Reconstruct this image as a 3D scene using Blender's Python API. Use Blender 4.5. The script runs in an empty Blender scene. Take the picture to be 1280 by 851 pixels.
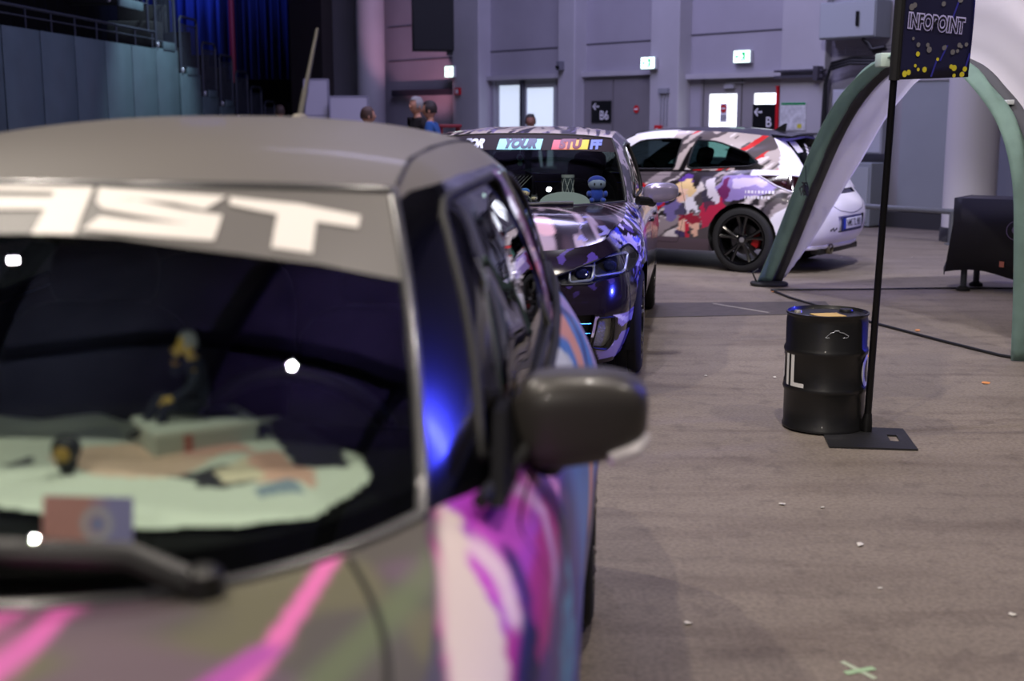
import bpy, bmesh, math, random
import numpy as np
from mathutils import Vector, Matrix
from mathutils.bvhtree import BVHTree
PI = math.pi
random.seed(7)
SC = bpy.context.scene
COL = SC.collection

# ------------------------------------------------------------------ materials
def lin(c):
    if isinstance(c, str):
        c = tuple(int(c[i:i + 2], 16) / 255 for i in (0, 2, 4))
    return tuple((v / 12.92 if v <= 0.04045 else ((v + 0.055) / 1.055) ** 2.4) for v in c[:3])

MATS = {}
def mat(name, color='808080', rough=0.5, metal=0.0, coat=0.0, emit=None, es=0.0, attr=None, noise=0.0, nscale=20, bump=0.0, bscale=60, spec=0.5, sheen=0.0, trans=0.0):
    if name in MATS:
        return MATS[name]
    m = bpy.data.materials.new(name)
    m.use_nodes = True
    nt = m.node_tree
    b = nt.nodes['Principled BSDF']
    b.inputs['Base Color'].default_value = (*lin(color), 1)
    b.inputs['Roughness'].default_value = rough
    b.inputs['Metallic'].default_value = metal
    b.inputs['Coat Weight'].default_value = coat
    b.inputs['Coat Roughness'].default_value = 0.06
    b.inputs['Specular IOR Level'].default_value = spec
    if sheen:
        b.inputs['Sheen Weight'].default_value = sheen
    if trans:
        b.inputs['Transmission Weight'].default_value = trans
    if emit:
        b.inputs['Emission Color'].default_value = (*lin(emit), 1)
        b.inputs['Emission Strength'].default_value = es
    src = None
    if attr:
        a = nt.nodes.new('ShaderNodeAttribute'); a.attribute_name = attr
        src = a.outputs['Color']
    if noise:
        tc = nt.nodes.new('ShaderNodeTexCoord')
        n = nt.nodes.new('ShaderNodeTexNoise'); n.inputs['Scale'].default_value = nscale; n.inputs['Detail'].default_value = 5
        nt.links.new(tc.outputs['Object'], n.inputs['Vector'])
        mx = nt.nodes.new('ShaderNodeMix'); mx.data_type = 'RGBA'; mx.blend_type = 'MULTIPLY'
        mx.inputs[0].default_value = 1.0
        rp = nt.nodes.new('ShaderNodeMapRange')
        rp.inputs[1].default_value = 0.3; rp.inputs[2].default_value = 0.7
        rp.inputs[3].default_value = 1 - noise; rp.inputs[4].default_value = 1 + noise
        nt.links.new(n.outputs['Fac'], rp.inputs[0])
        if src is not None:
            nt.links.new(src, mx.inputs[6])
        else:
            mx.inputs[6].default_value = (*lin(color), 1)
        nt.links.new(rp.outputs[0], mx.inputs[7])
        src = mx.outputs[2]
    if src is not None:
        nt.links.new(src, b.inputs['Base Color'])
    if bump:
        tc = nt.nodes.new('ShaderNodeTexCoord')
        n = nt.nodes.new('ShaderNodeTexNoise'); n.inputs['Scale'].default_value = bscale; n.inputs['Detail'].default_value = 4
        nt.links.new(tc.outputs['Object'], n.inputs['Vector'])
        bp = nt.nodes.new('ShaderNodeBump'); bp.inputs['Strength'].default_value = bump; bp.inputs['Distance'].default_value = 0.01
        nt.links.new(n.outputs['Fac'], bp.inputs['Height'])
        nt.links.new(bp.outputs['Normal'], b.inputs['Normal'])
    MATS[name] = m
    return m

def glass(name, tint='9fb0ac', ior=1.5, gloss='ffffff'):
    """thin window pane: tinted see-through sheet with Fresnel reflection"""
    if name in MATS:
        return MATS[name]
    m = bpy.data.materials.new(name); m.use_nodes = True
    nt = m.node_tree; nt.nodes.clear()
    o = nt.nodes.new('ShaderNodeOutputMaterial')
    t = nt.nodes.new('ShaderNodeBsdfTransparent'); t.inputs['Color'].default_value = (*lin(tint), 1)
    g = nt.nodes.new('ShaderNodeBsdfGlossy'); g.inputs['Roughness'].default_value = 0.0; g.inputs['Color'].default_value = (*lin(gloss), 1)
    f = nt.nodes.new('ShaderNodeFresnel')
    ge = nt.nodes.new('ShaderNodeNewGeometry')        # a sheet has the same reflectance from both sides
    mr = nt.nodes.new('ShaderNodeMapRange'); mr.inputs[3].default_value = ior; mr.inputs[4].default_value = 1 / ior
    nt.links.new(ge.outputs['Backfacing'], mr.inputs[0]); nt.links.new(mr.outputs[0], f.inputs['IOR'])
    mx = nt.nodes.new('ShaderNodeMixShader')
    nt.links.new(f.outputs[0], mx.inputs[0]); nt.links.new(t.outputs[0], mx.inputs[1]); nt.links.new(g.outputs[0], mx.inputs[2])
    nt.links.new(mx.outputs[0], o.inputs['Surface'])
    MATS[name] = m
    return m

# ------------------------------------------------------------------ scene helpers
def tag(o, label=None, cat=None, group=None, kind=None):
    if label: o['label'] = label
    if cat: o['category'] = cat
    if group: o['group'] = group
    if kind: o['kind'] = kind
    return o

def empty(name, loc=(0, 0, 0), rz=0.0, label=None, cat=None, group=None):
    o = bpy.data.objects.new(name, None); COL.objects.link(o)
    o.location = loc; o.rotation_euler = (0, 0, rz); o.empty_display_size = 0.1
    return tag(o, label, cat, group)

def weld(V, F, eps=1e-5):
    V = np.asarray(V, float)
    k = np.round(V / eps).astype(np.int64)
    _, idx, inv = np.unique(k, axis=0, return_index=True, return_inverse=True)
    inv = inv.reshape(-1)
    out = []
    for f in F:
        g = []
        for i in f:
            j = int(inv[i])
            if not g or g[-1] != j: g.append(j)
        if len(g) > 1 and g[0] == g[-1]: g.pop()
        if len(set(g)) == len(g) and len(g) > 2: out.append(tuple(g))
    return V[idx], out

def vnormals(V, F):
    N = np.zeros_like(V)
    by = {}
    for f in F: by.setdefault(len(f), []).append(f)
    for n, fs in by.items():
        A = np.array(fs)
        nn = np.zeros((len(A), 3))
        for i in range(n):
            a = V[A[:, i]]; b = V[A[:, (i + 1) % n]]
            nn += np.cross(a, b)
        for i in range(n): np.add.at(N, A[:, i], nn)
    l = np.linalg.norm(N, axis=1); l[l == 0] = 1
    return N / l[:, None]

def part(name, V, F, mats, parent=None, smooth=True, midx=None, col=None, liner=0.0, merge=True, sharp=None):
    """one mesh object; col = per-vertex colour function; liner = add a dark inside skin (last material)"""
    V = np.asarray(V, float).reshape(-1, 3)
    if merge and midx is None: V, F = weld(V, F)
    if not isinstance(mats, (list, tuple)): mats = [mats]
    mats = list(mats)
    if midx is None: midx = [0] * len(F)
    if liner:
        N = vnormals(V, F)
        n0 = len(V)
        V = np.vstack([V, V - N * liner])
        F2 = [tuple(i + n0 for i in reversed(f)) for f in F]
        F = list(F) + F2
        mats.append(mat('inner_lining', '101012', 0.9))
        midx = list(midx) + [len(mats) - 1] * len(F2)
    me = bpy.data.meshes.new(name)
    me.from_pydata(V.tolist(), [], [tuple(int(i) for i in f) for f in F])
    for m in mats: me.materials.append(m)
    me.polygons.foreach_set('material_index', list(midx))
    me.polygons.foreach_set('use_smooth', [smooth] * len(me.polygons))
    if col is not None:
        a = me.color_attributes.new('Col', 'FLOAT_COLOR', 'POINT')
        c = np.ones((len(V), 4)); c[:, :3] = col(V)
        a.data.foreach_set('color', c.astype(np.float32).ravel())
    me.update()
    if sharp is not None: me.set_sharp_from_angle(angle=math.radians(sharp))
    o = bpy.data.objects.new(name, me); COL.objects.link(o)
    if parent is not None: o.parent = parent
    return o

class MB:
    """collects shapes for one mesh"""
    def __init__(s): s.V = []; s.F = []; s.M = []; s.n = 0
    def add(s, V, F, m=0):
        V = np.asarray(V, float).reshape(-1, 3)
        s.V.append(V); s.F += [tuple(i + s.n for i in f) for f in F]; s.M += [m] * len(F); s.n += len(V)
        return s
    def build(s, name, mats, parent=None, smooth=True, sharp=35, **k):
        return part(name, np.vstack(s.V), s.F, mats, parent, smooth, midx=s.M, sharp=sharp, **k)
    def box(s, c, d, m=0, bev=0.0, rot=None): return s.add(*box(c, d, bev, rot), m)
    def tube(s, p, r, n=8, m=0, closed=False): return s.add(*tube(p, r, n, closed), m)

def rotz(V, a, c=(0, 0, 0)):
    V = np.asarray(V, float) - c
    R = np.array([[math.cos(a), -math.sin(a), 0], [math.sin(a), math.cos(a), 0], [0, 0, 1]])
    return V @ R.T + c
def rotx(V, a):
    R = np.array([[1, 0, 0], [0, math.cos(a), -math.sin(a)], [0, math.sin(a), math.cos(a)]])
    return np.asarray(V, float) @ R.T
def roty(V, a):
    R = np.array([[math.cos(a), 0, math.sin(a)], [0, 1, 0], [-math.sin(a), 0, math.cos(a)]])
    return np.asarray(V, float) @ R.T

def box(c, d, bev=0.0, rot=None, seg=2):
    bm = bmesh.new()
    bmesh.ops.create_cube(bm, size=1.0)
    bmesh.ops.scale(bm, vec=Vector(d), verts=bm.verts)
    if bev > 0:
        bmesh.ops.bevel(bm, geom=list(bm.edges), offset=min(bev, min(d) * 0.45), segments=seg, affect='EDGES', profile=0.5)
    V = np.array([v.co[:] for v in bm.verts]); bm.verts.index_update()
    F = [tuple(v.index for v in f.verts) for f in bm.faces]
    bm.free()
    if rot is not None:
        V = V @ np.array(rot.to_3x3()).T if hasattr(rot, 'to_3x3') else rotz(V, rot)
    return V + np.array(c, float), F

def tube(path, r, n=8, closed=False, cap=True):
    P = np.asarray(path, float); m = len(P)
    R = np.full(m, r) if np.isscalar(r) else np.asarray(r, float)
    T = np.zeros_like(P)
    for i in range(m):
        a = P[(i - 1) % m] if (closed or i > 0) else P[i]
        b = P[(i + 1) % m] if (closed or i < m - 1) else P[i]
        t = b - a; T[i] = t / (np.linalg.norm(t) + 1e-12)
    up = np.array([0, 0, 1.0]) if abs(T[0][2]) < 0.9 else np.array([1.0, 0, 0])
    u = np.cross(T[0], up); u /= np.linalg.norm(u)
    V = []
    for i in range(m):
        u = u - T[i] * np.dot(u, T[i]); u /= np.linalg.norm(u) + 1e-12
        w = np.cross(T[i], u)
        for k in range(n):
            a = 2 * PI * k / n
            V.append(P[i] + R[i] * (math.cos(a) * u + math.sin(a) * w))
    F = []
    for i in range(m if closed else m - 1):
        j = (i + 1) % m
        for k in range(n):
            l = (k + 1) % n
            F.append((i * n + k, i * n + l, j * n + l, j * n + k))
    if cap and not closed:
        F.append(tuple(reversed(range(n)))); F.append(tuple((m - 1) * n + k for k in range(n)))
    return np.array(V), F

def lathe(prof, n=32, axis='z', c=(0, 0, 0), cap=True):
    """prof: (radius, height) points"""
    V = []; F = []; m = len(prof)
    for r, h in prof:
        for k in range(n):
            a = 2 * PI * k / n
            V.append((r * math.cos(a), r * math.sin(a), h))
    for i in range(m - 1):
        for k in range(n):
            l = (k + 1) % n
            F.append((i * n + k, i * n + l, (i + 1) * n + l, (i + 1) * n + k))
    if cap:
        F.append(tuple(reversed(range(n)))); F.append(tuple((m - 1) * n + k for k in range(n)))
    V = np.array(V)
    if axis == 'y': V = V[:, [0, 2, 1]] * np.array([1, 1, 1]); F = [tuple(reversed(f)) for f in F]
    if axis == 'x': V = V[:, [2, 0, 1]]
    return V + np.array(c, float), F

def superell(c, d, e1=0.7, e2=0.7, n=24, m=16):
    """superellipsoid with half sizes d"""
    sg = lambda w, e: np.sign(w) * np.abs(w) ** e
    V = []; F = []
    for i in range(m + 1):
        p = -PI / 2 + PI * i / m
        for k in range(n):
            a = 2 * PI * k / n
            V.append((d[0] * sg(math.cos(p), e1) * sg(math.cos(a), e2), d[1] * sg(math.cos(p), e1) * sg(math.sin(a), e2), d[2] * sg(math.sin(p), e1)))
    for i in range(m):
        for k in range(n):
            l = (k + 1) % n
            F.append((i * n + k, i * n + l, (i + 1) * n + l, (i + 1) * n + k))
    V, F = weld(np.array(V, float), F, 1e-6)
    return V + np.array(c, float), F

def prism(poly, h0, h1, plane='xy'):
    """extruded polygon"""
    n = len(poly)
    V = [(a, b, h0) for a, b in poly] + [(a, b, h1) for a, b in poly]
    F = [tuple(reversed(range(n))), tuple(range(n, 2 * n))] + [(i, (i + 1) % n, n + (i + 1) % n, n + i) for i in range(n)]
    V = np.array(V, float)
    if plane == 'xz': V = V[:, [0, 2, 1]]; F = [tuple(reversed(f)) for f in F]
    if plane == 'yz': V = V[:, [2, 0, 1]]
    return V, F

def in_poly(x, y, poly):
    x = np.asarray(x); y = np.asarray(y)
    r = np.zeros(x.shape, bool); n = len(poly); j = n - 1
    for i in range(n):
        xi, yi = poly[i]; xj, yj = poly[j]
        c = ((yi > y) != (yj > y)) & (x < (xj - xi) * (y - yi) / (yj - yi + 1e-12) + xi)
        r ^= c; j = i
    return r

def seg_dist(x, y, pts):
    d = np.full(np.shape(x), 1e9); tt = np.zeros(np.shape(x)); n = len(pts) - 1
    for i in range(n):
        ax, ay = pts[i]; bx, by = pts[i + 1]
        dx, dy = bx - ax, by - ay
        t = np.clip(((x - ax) * dx + (y - ay) * dy) / (dx * dx + dy * dy + 1e-12), 0, 1)
        e = np.hypot(x - ax - t * dx, y - ay - t * dy)
        k = e < d
        d = np.where(k, e, d); tt = np.where(k, (i + t) / n, tt)
    return d, tt

def vnoise(x, y, s=0):
    xi = np.floor(x).astype(np.int64); yi = np.floor(y).astype(np.int64)
    fx = x - xi; fy = y - yi
    fx = fx * fx * (3 - 2 * fx); fy = fy * fy * (3 - 2 * fy)
    def h(a, b):
        v = np.sin(a * 127.1 + b * 311.7 + s * 74.7) * 43758.5453
        return v - np.floor(v)
    return (h(xi, yi) * (1 - fx) + h(xi + 1, yi) * fx) * (1 - fy) + (h(xi, yi + 1) * (1 - fx) + h(xi + 1, yi + 1) * fx) * fy

# ------------------------------------------------------------------ smooth patches
def hermite(P, sub):
    """interpolate control points along axis 0 (chord-length tangents), sub pieces per span"""
    P = np.asarray(P, float); n = len(P)
    if n == 2:
        t = np.linspace(0, 1, sub + 1).reshape((-1,) + (1,) * (P.ndim - 1))
        return P[0] * (1 - t) + P[1] * t
    d = np.linalg.norm(P[1:] - P[:-1], axis=-1, keepdims=True) + 1e-6
    s = (P[1:] - P[:-1]) / d
    T = np.zeros_like(P)
    T[1:-1] = (s[:-1] * d[1:] + s[1:] * d[:-1]) / (d[1:] + d[:-1])
    T[0] = 1.5 * s[0] - 0.5 * T[1]; T[-1] = 1.5 * s[-1] - 0.5 * T[-2]
    out = []
    for i in range(n - 1):
        for k in range(sub):
            t = k / sub
            h00 = 2 * t ** 3 - 3 * t ** 2 + 1; h10 = t ** 3 - 2 * t ** 2 + t; h01 = -2 * t ** 3 + 3 * t ** 2; h11 = t ** 3 - t ** 2
            out.append(h00 * P[i] + h10 * d[i] * T[i] + h01 * P[i + 1] + h11 * d[i] * T[i + 1])
    out.append(P[-1])
    return np.array(out)

def patch(net, su, sv):
    G = hermite(np.asarray(net, float), su)                       # along axis 0
    return np.swapaxes(hermite(np.swapaxes(G, 0, 1), sv), 0, 1)   # along axis 1

def gridmesh(G):
    a, b = G.shape[:2]
    V = G.reshape(-1, 3)
    F = [(i * b + j, i * b + j + 1, (i + 1) * b + j + 1, (i + 1) * b + j) for i in range(a - 1) for j in range(b - 1)]
    return V, F

def outward(V, F, c=(2.0, 0, 0.6)):
    A = np.array(F)
    n = np.cross(V[A[:, 1]] - V[A[:, 0]], V[A[:, 2]] - V[A[:, 0]]) + np.cross(V[A[:, 2]] - V[A[:, 0]], V[A[:, 3]] - V[A[:, 0]])
    m = V[A].mean(1) - np.array(c)
    if (n * m).sum() < 0: F = [tuple(reversed(f)) for f in F]
    return V, F

def mirror(V, F):
    return np.asarray(V) * np.array([1, -1, 1]), [tuple(reversed(f)) for f in F]

def join(*ms):
    V = []; F = []; n = 0
    for v, f in ms:
        V.append(np.asarray(v)); F += [tuple(i + n for i in g) for g in f]; n += len(v)
    return np.vstack(V), F

def both(V, F): return join((V, F), mirror(V, F))

XZ = (np.array([1.0, 0, 0]), np.array([0, 0, 1.0]))
XY = (np.array([1.0, 0, 0]), np.array([0, 1.0, 0]))
YZ = (np.array([0, 1.0, 0]), np.array([0, 0, 1.0]))

def cut(V, F, poly, axes=XZ, ok=None, margin=0.08):
    """split a surface along a polygon seen in projection: returns (inside, outside)"""
    V = np.asarray(V, float); ax, ay = axes
    a = V @ ax; b = V @ ay
    pa = [p[0] for p in poly]; pb = [p[1] for p in poly]
    lo = (min(pa) - margin, min(pb) - margin); hi = (max(pa) + margin, max(pb) + margin)
    near, far = [], []
    for f in F:
        fl = list(f); ca = a[fl].mean(); cb = b[fl].mean()
        g = lo[0] < ca < hi[0] and lo[1] < cb < hi[1]
        if g and ok is not None: g = ok(V[fl].mean(0))
        (near if g else far).append(f)
    bm = bmesh.new(); vm = {}
    for f in near:
        for i in f:
            if i not in vm: vm[i] = bm.verts.new(V[i])
        try: bm.faces.new([vm[i] for i in f])
        except ValueError: pass
    dep = np.cross(ax, ay); n = len(poly)
    for i in range(n):
        p = np.array(poly[i], float); q = np.array(poly[(i + 1) % n], float)
        co = ax * p[0] + ay * p[1]; e = ax * (q - p)[0] + ay * (q - p)[1]
        no = np.cross(e, dep); no /= np.linalg.norm(no)
        L2 = float(((q - p) ** 2).sum())
        gf = []
        for f in bm.faces:
            c = np.array(f.calc_center_median()); uv = np.array([c @ ax, c @ ay])
            t = min(1, max(0, float((uv - p) @ (q - p)) / L2))
            if np.linalg.norm(uv - p - t * (q - p)) < 0.05: gf.append(f)
        es = {e_ for f in gf for e_ in f.edges}; vs = {v for f in gf for v in f.verts}
        bmesh.ops.bisect_plane(bm, geom=gf + list(es) + list(vs), dist=1e-5, plane_co=Vector(co), plane_no=Vector(no))
    bm.verts.index_update()
    VB = np.array([v.co[:] for v in bm.verts]) if len(bm.verts) else np.zeros((0, 3))
    FB = [tuple(v.index for v in f.verts) for f in bm.faces]
    C = np.array([VB[list(f)].mean(0) for f in FB]) if FB else np.zeros((0, 3))
    ins = in_poly(C @ ax, C @ ay, poly) if FB else []
    bm.free()
    Fi = [f for f, k in zip(FB, ins) if k]; Fo = [f for f, k in zip(FB, ins) if not k]
    def compact(v, f):
        if not f: return np.zeros((0, 3)), []
        u = sorted({i for g in f for i in g}); mp = {i: k for k, i in enumerate(u)}
        return v[u], [tuple(mp[i] for i in g) for g in f]
    inside = compact(VB, Fi)
    o1 = compact(V, far); o2 = compact(VB, Fo)
    outside = join(o1, o2) if len(o1[1]) and len(o2[1]) else (o1 if len(o1[1]) else o2)
    return inside, weld(*outside) if len(outside[1]) else outside

def inset(poly, d):
    """shrink a polygon by d (counter-clockwise or not)"""
    P = np.array(poly, float); n = len(P)
    ar = sum(P[i][0] * P[(i + 1) % n][1] - P[(i + 1) % n][0] * P[i][1] for i in range(n))
    s = 1 if ar > 0 else -1
    out = []
    for i in range(n):
        a, b, c = P[i - 1], P[i], P[(i + 1) % n]
        e1 = (b - a) / np.linalg.norm(b - a); e2 = (c - b) / np.linalg.norm(c - b)
        n1 = s * np.array([-e1[1], e1[0]]); n2 = s * np.array([-e2[1], e2[0]])
        m = n1 + n2; k = max(0.35, float(m @ n1))
        out.append(tuple(b + m * d / k))
    return out

def round_poly(poly, r=0.03, k=4):
    P = np.array(poly, float); n = len(P); out = []
    for i in range(n):
        a, b, c = P[i - 1], P[i], P[(i + 1) % n]
        la = np.linalg.norm(a - b); lc = np.linalg.norm(c - b); q = min(r, 0.4 * la, 0.4 * lc)
        p = b + (a - b) / la * q; s = b + (c - b) / lc * q
        for j in range(k + 1):
            t = j / k
            out.append(tuple((1 - t) ** 2 * p + 2 * t * (1 - t) * b + t * t * s))
    return out

def poly_path(poly, bvh, axes, d, start=3.0, off=0.003, step=0.04):
    """polygon outline dropped onto a surface along direction d"""
    ax, ay = axes; d = np.array(d, float); out = []
    n = len(poly)
    for i in range(n):
        p = np.array(poly[i], float); q = np.array(poly[(i + 1) % n], float)
        m = max(1, int(np.linalg.norm(q - p) / step))
        for k in range(m):
            w = p + (q - p) * k / m
            o = ax * w[0] + ay * w[1] - d * start
            h = bvh.ray_cast(Vector(o), Vector(d))
            if h[0] is not None: out.append(np.array(h[0]) + np.array(h[1]) * off * (1 if np.dot(h[1], d) < 0 else -1))
    return out

# ------------------------------------------------------------------ lettering and decals
_tc = {}
def text_mesh(s, size=1.0, bold=0.0, shear=0.0, align='CENTER'):
    k = (s, size, bold, shear, align)
    if k in _tc: return _tc[k]
    c = bpy.data.curves.new('lettering', 'FONT'); c.body = s; c.size = size; c.offset = bold; c.shear = shear
    c.align_x = align; c.align_y = 'CENTER'; c.resolution_u = 4
    o = bpy.data.objects.new('lettering', c); COL.objects.link(o)
    dg = bpy.context.evaluated_depsgraph_get(); dg.update()
    me = bpy.data.meshes.new_from_object(o.evaluated_get(dg))
    V = np.array([v.co[:] for v in me.vertices])[:, :2]; F = [tuple(p.vertices) for p in me.polygons]
    bpy.data.objects.remove(o); bpy.data.curves.remove(c); bpy.data.meshes.remove(me)
    V = np.array(V)
    _tc[k] = (V, F)
    return V, F

def poly_mesh(poly, step=None):
    bm = bmesh.new()
    vs = [bm.verts.new((a, b, 0)) for a, b in poly]
    f = bm.faces.new(vs)
    bmesh.ops.triangulate(bm, faces=[f])
    bm.verts.index_update()
    V = np.array([v.co[:2] for v in bm.verts]); F = [tuple(v.index for v in f.verts) for f in bm.faces]
    bm.free()
    return V, F

def refine(V, F, L):
    bm = bmesh.new()
    vs = [bm.verts.new((a, b, 0)) for a, b in V]
    for f in F:
        try: bm.faces.new([vs[i] for i in f])
        except ValueError: pass
    for _ in range(5):
        es = [e for e in bm.edges if e.calc_length() > L]
        if not es: break
        bmesh.ops.subdivide_edges(bm, edges=es, cuts=1, use_grid_fill=False)
        bmesh.ops.triangulate(bm, faces=list(bm.faces))
    bm.verts.index_update()
    V = np.array([v.co[:2] for v in bm.verts]); F = [tuple(v.index for v in f.verts) for f in bm.faces]
    bm.free()
    return V, F

def drop(V, F, o, ex, ey, d, bvh, off=0.003, back=1.0, L=0.05):
    """lay a flat drawing on a surface: origin o, axes ex, ey, cast along d"""
    V, F = refine(V, F, L)
    o = np.array(o, float); ex = np.array(ex, float); ey = np.array(ey, float); d = np.array(d, float); d /= np.linalg.norm(d)
    out = []; good = []
    for a, b in V:
        p = o + ex * a + ey * b
        h = bvh.ray_cast(Vector(p - d * back), Vector(d))
        if h[0] is None: out.append(p); good.append(False); continue
        n = np.array(h[1]);  n = n if n @ d < 0 else -n
        out.append(np.array(h[0]) + n * off); good.append(True)
    F = [f for f in F if all(good[i] for i in f)]
    V3 = np.array(out)
    G = []
    for f in F:
        n = np.cross(V3[f[1]] - V3[f[0]], V3[f[2]] - V3[f[0]])
        G.append(f if n @ d < 0 else tuple(reversed(f)))
    return V3, G

def flat(V, F, o, ex, ey):
    o = np.array(o, float); ex = np.array(ex, float); ey = np.array(ey, float)
    return np.array([o + ex * a + ey * b for a, b in V]), F

def rect(w, h, cx=0, cy=0): return [(cx - w / 2, cy - h / 2), (cx + w / 2, cy - h / 2), (cx + w / 2, cy + h / 2), (cx - w / 2, cy + h / 2)]

# ------------------------------------------------------------------ car bodies
TT = np.array([0, 0.35, 0.7, 0.88, 1.0])
THETA = [math.radians(a) for a in (0, 20, 40, 58, 75)]

def tab(t, x): return float(np.interp(x, [p[0] for p in t], [p[1] for p in t]))

def lower_net(s):
    net = []
    for r in s['rows']:
        xf, xr = r['xf'], r['xr']; wf, wr = tab(r['w'], xf), tab(r['w'], xr)
        ef = r.get('ef', 0.8); er = r.get('er', 0.8); row = []
        for th in THETA:
            row.append((xf - (xf - r['xn']) * math.cos(th) ** ef, wf * math.sin(th) ** ef))
        for x in [xf] + list(s['stations']) + [xr]: row.append((x, tab(r['w'], x)))
        for th in reversed(THETA):
            row.append((xr + (r['xt'] - xr) * math.cos(th) ** er, wr * math.sin(th) ** er))
        net.append([(x, y, tab(r['z'], x)) for x, y in row])
    return np.array(net)

def car_surfaces(s):
    net = lower_net(s); top = net[-1]; nst = len(s['stations']); iD = 6 + nst; iA = 6 + s['stations'].index(s['A'])
    S = {'net': net}
    # bonnet
    fr = top[:6, 1] / top[5, 1]
    rows = [top[:6]]
    for i in range(6, iA + 1):
        e = top[i]; xc = e[0] - tab(s['hood_bow'], e[0]); zc = tab(s['hood_z'], e[0])
        rows.append(np.stack([xc + (e[0] - xc) * fr ** s.get('hx', 2.2), fr * e[1], zc + (e[2] - zc) * fr ** s.get('hz', 2.4)], 1))
    bon = np.array(rows)
    # pillar line of the windscreen
    b = top[iA]; h = np.array(s['header'])
    Acol = np.array([b + (h - b) * t + np.array([-0.02, 0.012, 0.012]) * math.sin(PI * t) for t in TT])
    d0 = top[iD]; rx = s['rail_x']; nrow = iD - iA + 1
    rx = list(np.interp(np.arange(nrow), np.linspace(0, nrow - 1, len(rx)), rx)) if len(rx) != nrow else list(rx)
    cols = [Acol]
    for k in range(1, nrow):
        bb = top[iA + k]; x = rx[k]
        rail = np.array([x, tab(s['rail_y'], x), tab(s['rail_z'], x)]); dit = np.array([x, tab(s['ditch_y'], x), tab(s['ditch_z'], x)])
        if k == nrow - 1:
            c = [bb + (dit - bb) * t + np.array([0.012, 0.02, 0.008]) * math.sin(PI * t) for t in TT]
        else:
            c = [bb, bb + (rail - bb) * 0.38 + np.array([0, 0.022, 0]), bb + (rail - bb) * 0.74 + np.array([0, 0.02, 0]), rail, dit]
        cols.append(np.array(c))
    gh = np.swapaxes(np.array(cols), 0, 1)
    # roof
    hc = np.array(s['header_c']); rc = np.array(s['roof_rear_c']); roof = []
    for k in range(nrow):
        e = gh[4, k]; u = k / (nrow - 1)
        if k == 0: xc, zc = hc[0], hc[1]
        elif k == nrow - 1: xc, zc = rc[0], rc[1]
        else:
            bow = (gh[4, 0, 0] - hc[0]) * (1 - u) ** 2 + (gh[4, -1, 0] - rc[0]) * u ** 2
            xc = e[0] - bow; zc = tab(s['roof_z'], xc)
        roof.append(np.stack([xc + (e[0] - xc) * fr ** 2.2, fr * e[1], zc + (e[2] - zc) * fr ** 2.6], 1))
    roof = np.array(roof)
    bot = bon[-1]; tp = roof[0]; ws = []
    for t, a in zip(TT, Acol):
        r = bot + (tp - bot) * t + (a - (b + (h - b) * t)) + np.array([-0.012, 0, 0.02]) * math.sin(PI * t) * (1 - fr ** 2)[:, None]
        r[-1] = a; r[0, 1] = 0; ws.append(r)
    ws = np.array(ws)
    bot = top[iD:]; f2 = bot[:, 1] / bot[0, 1]; e = gh[4, -1]
    tp = np.stack([rc[0] + (e[0] - rc[0]) * f2 ** 2.2, f2 * e[1], rc[1] + (e[2] - rc[1]) * f2 ** 2.6], 1); rw = []
    Dcol = gh[:, -1]
    for t, a in zip(TT, Dcol):
        r = bot + (tp - bot) * t + (a - (Dcol[0] + (Dcol[-1] - Dcol[0]) * t))
        r[0] = a; r[-1, 1] = 0; rw.append(r)
    rw = np.array(rw)
    q = s.get('dense', 12)
    S.update(low=patch(net, q, q), bonnet=patch(bon, q, q), green=patch(gh, q, q), roof=patch(roof, q, q), screen=patch(ws, q, q), rear=patch(rw, q, q), q=q, top=top, iA=iA, iD=iD, fr=fr)
    return S

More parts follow.
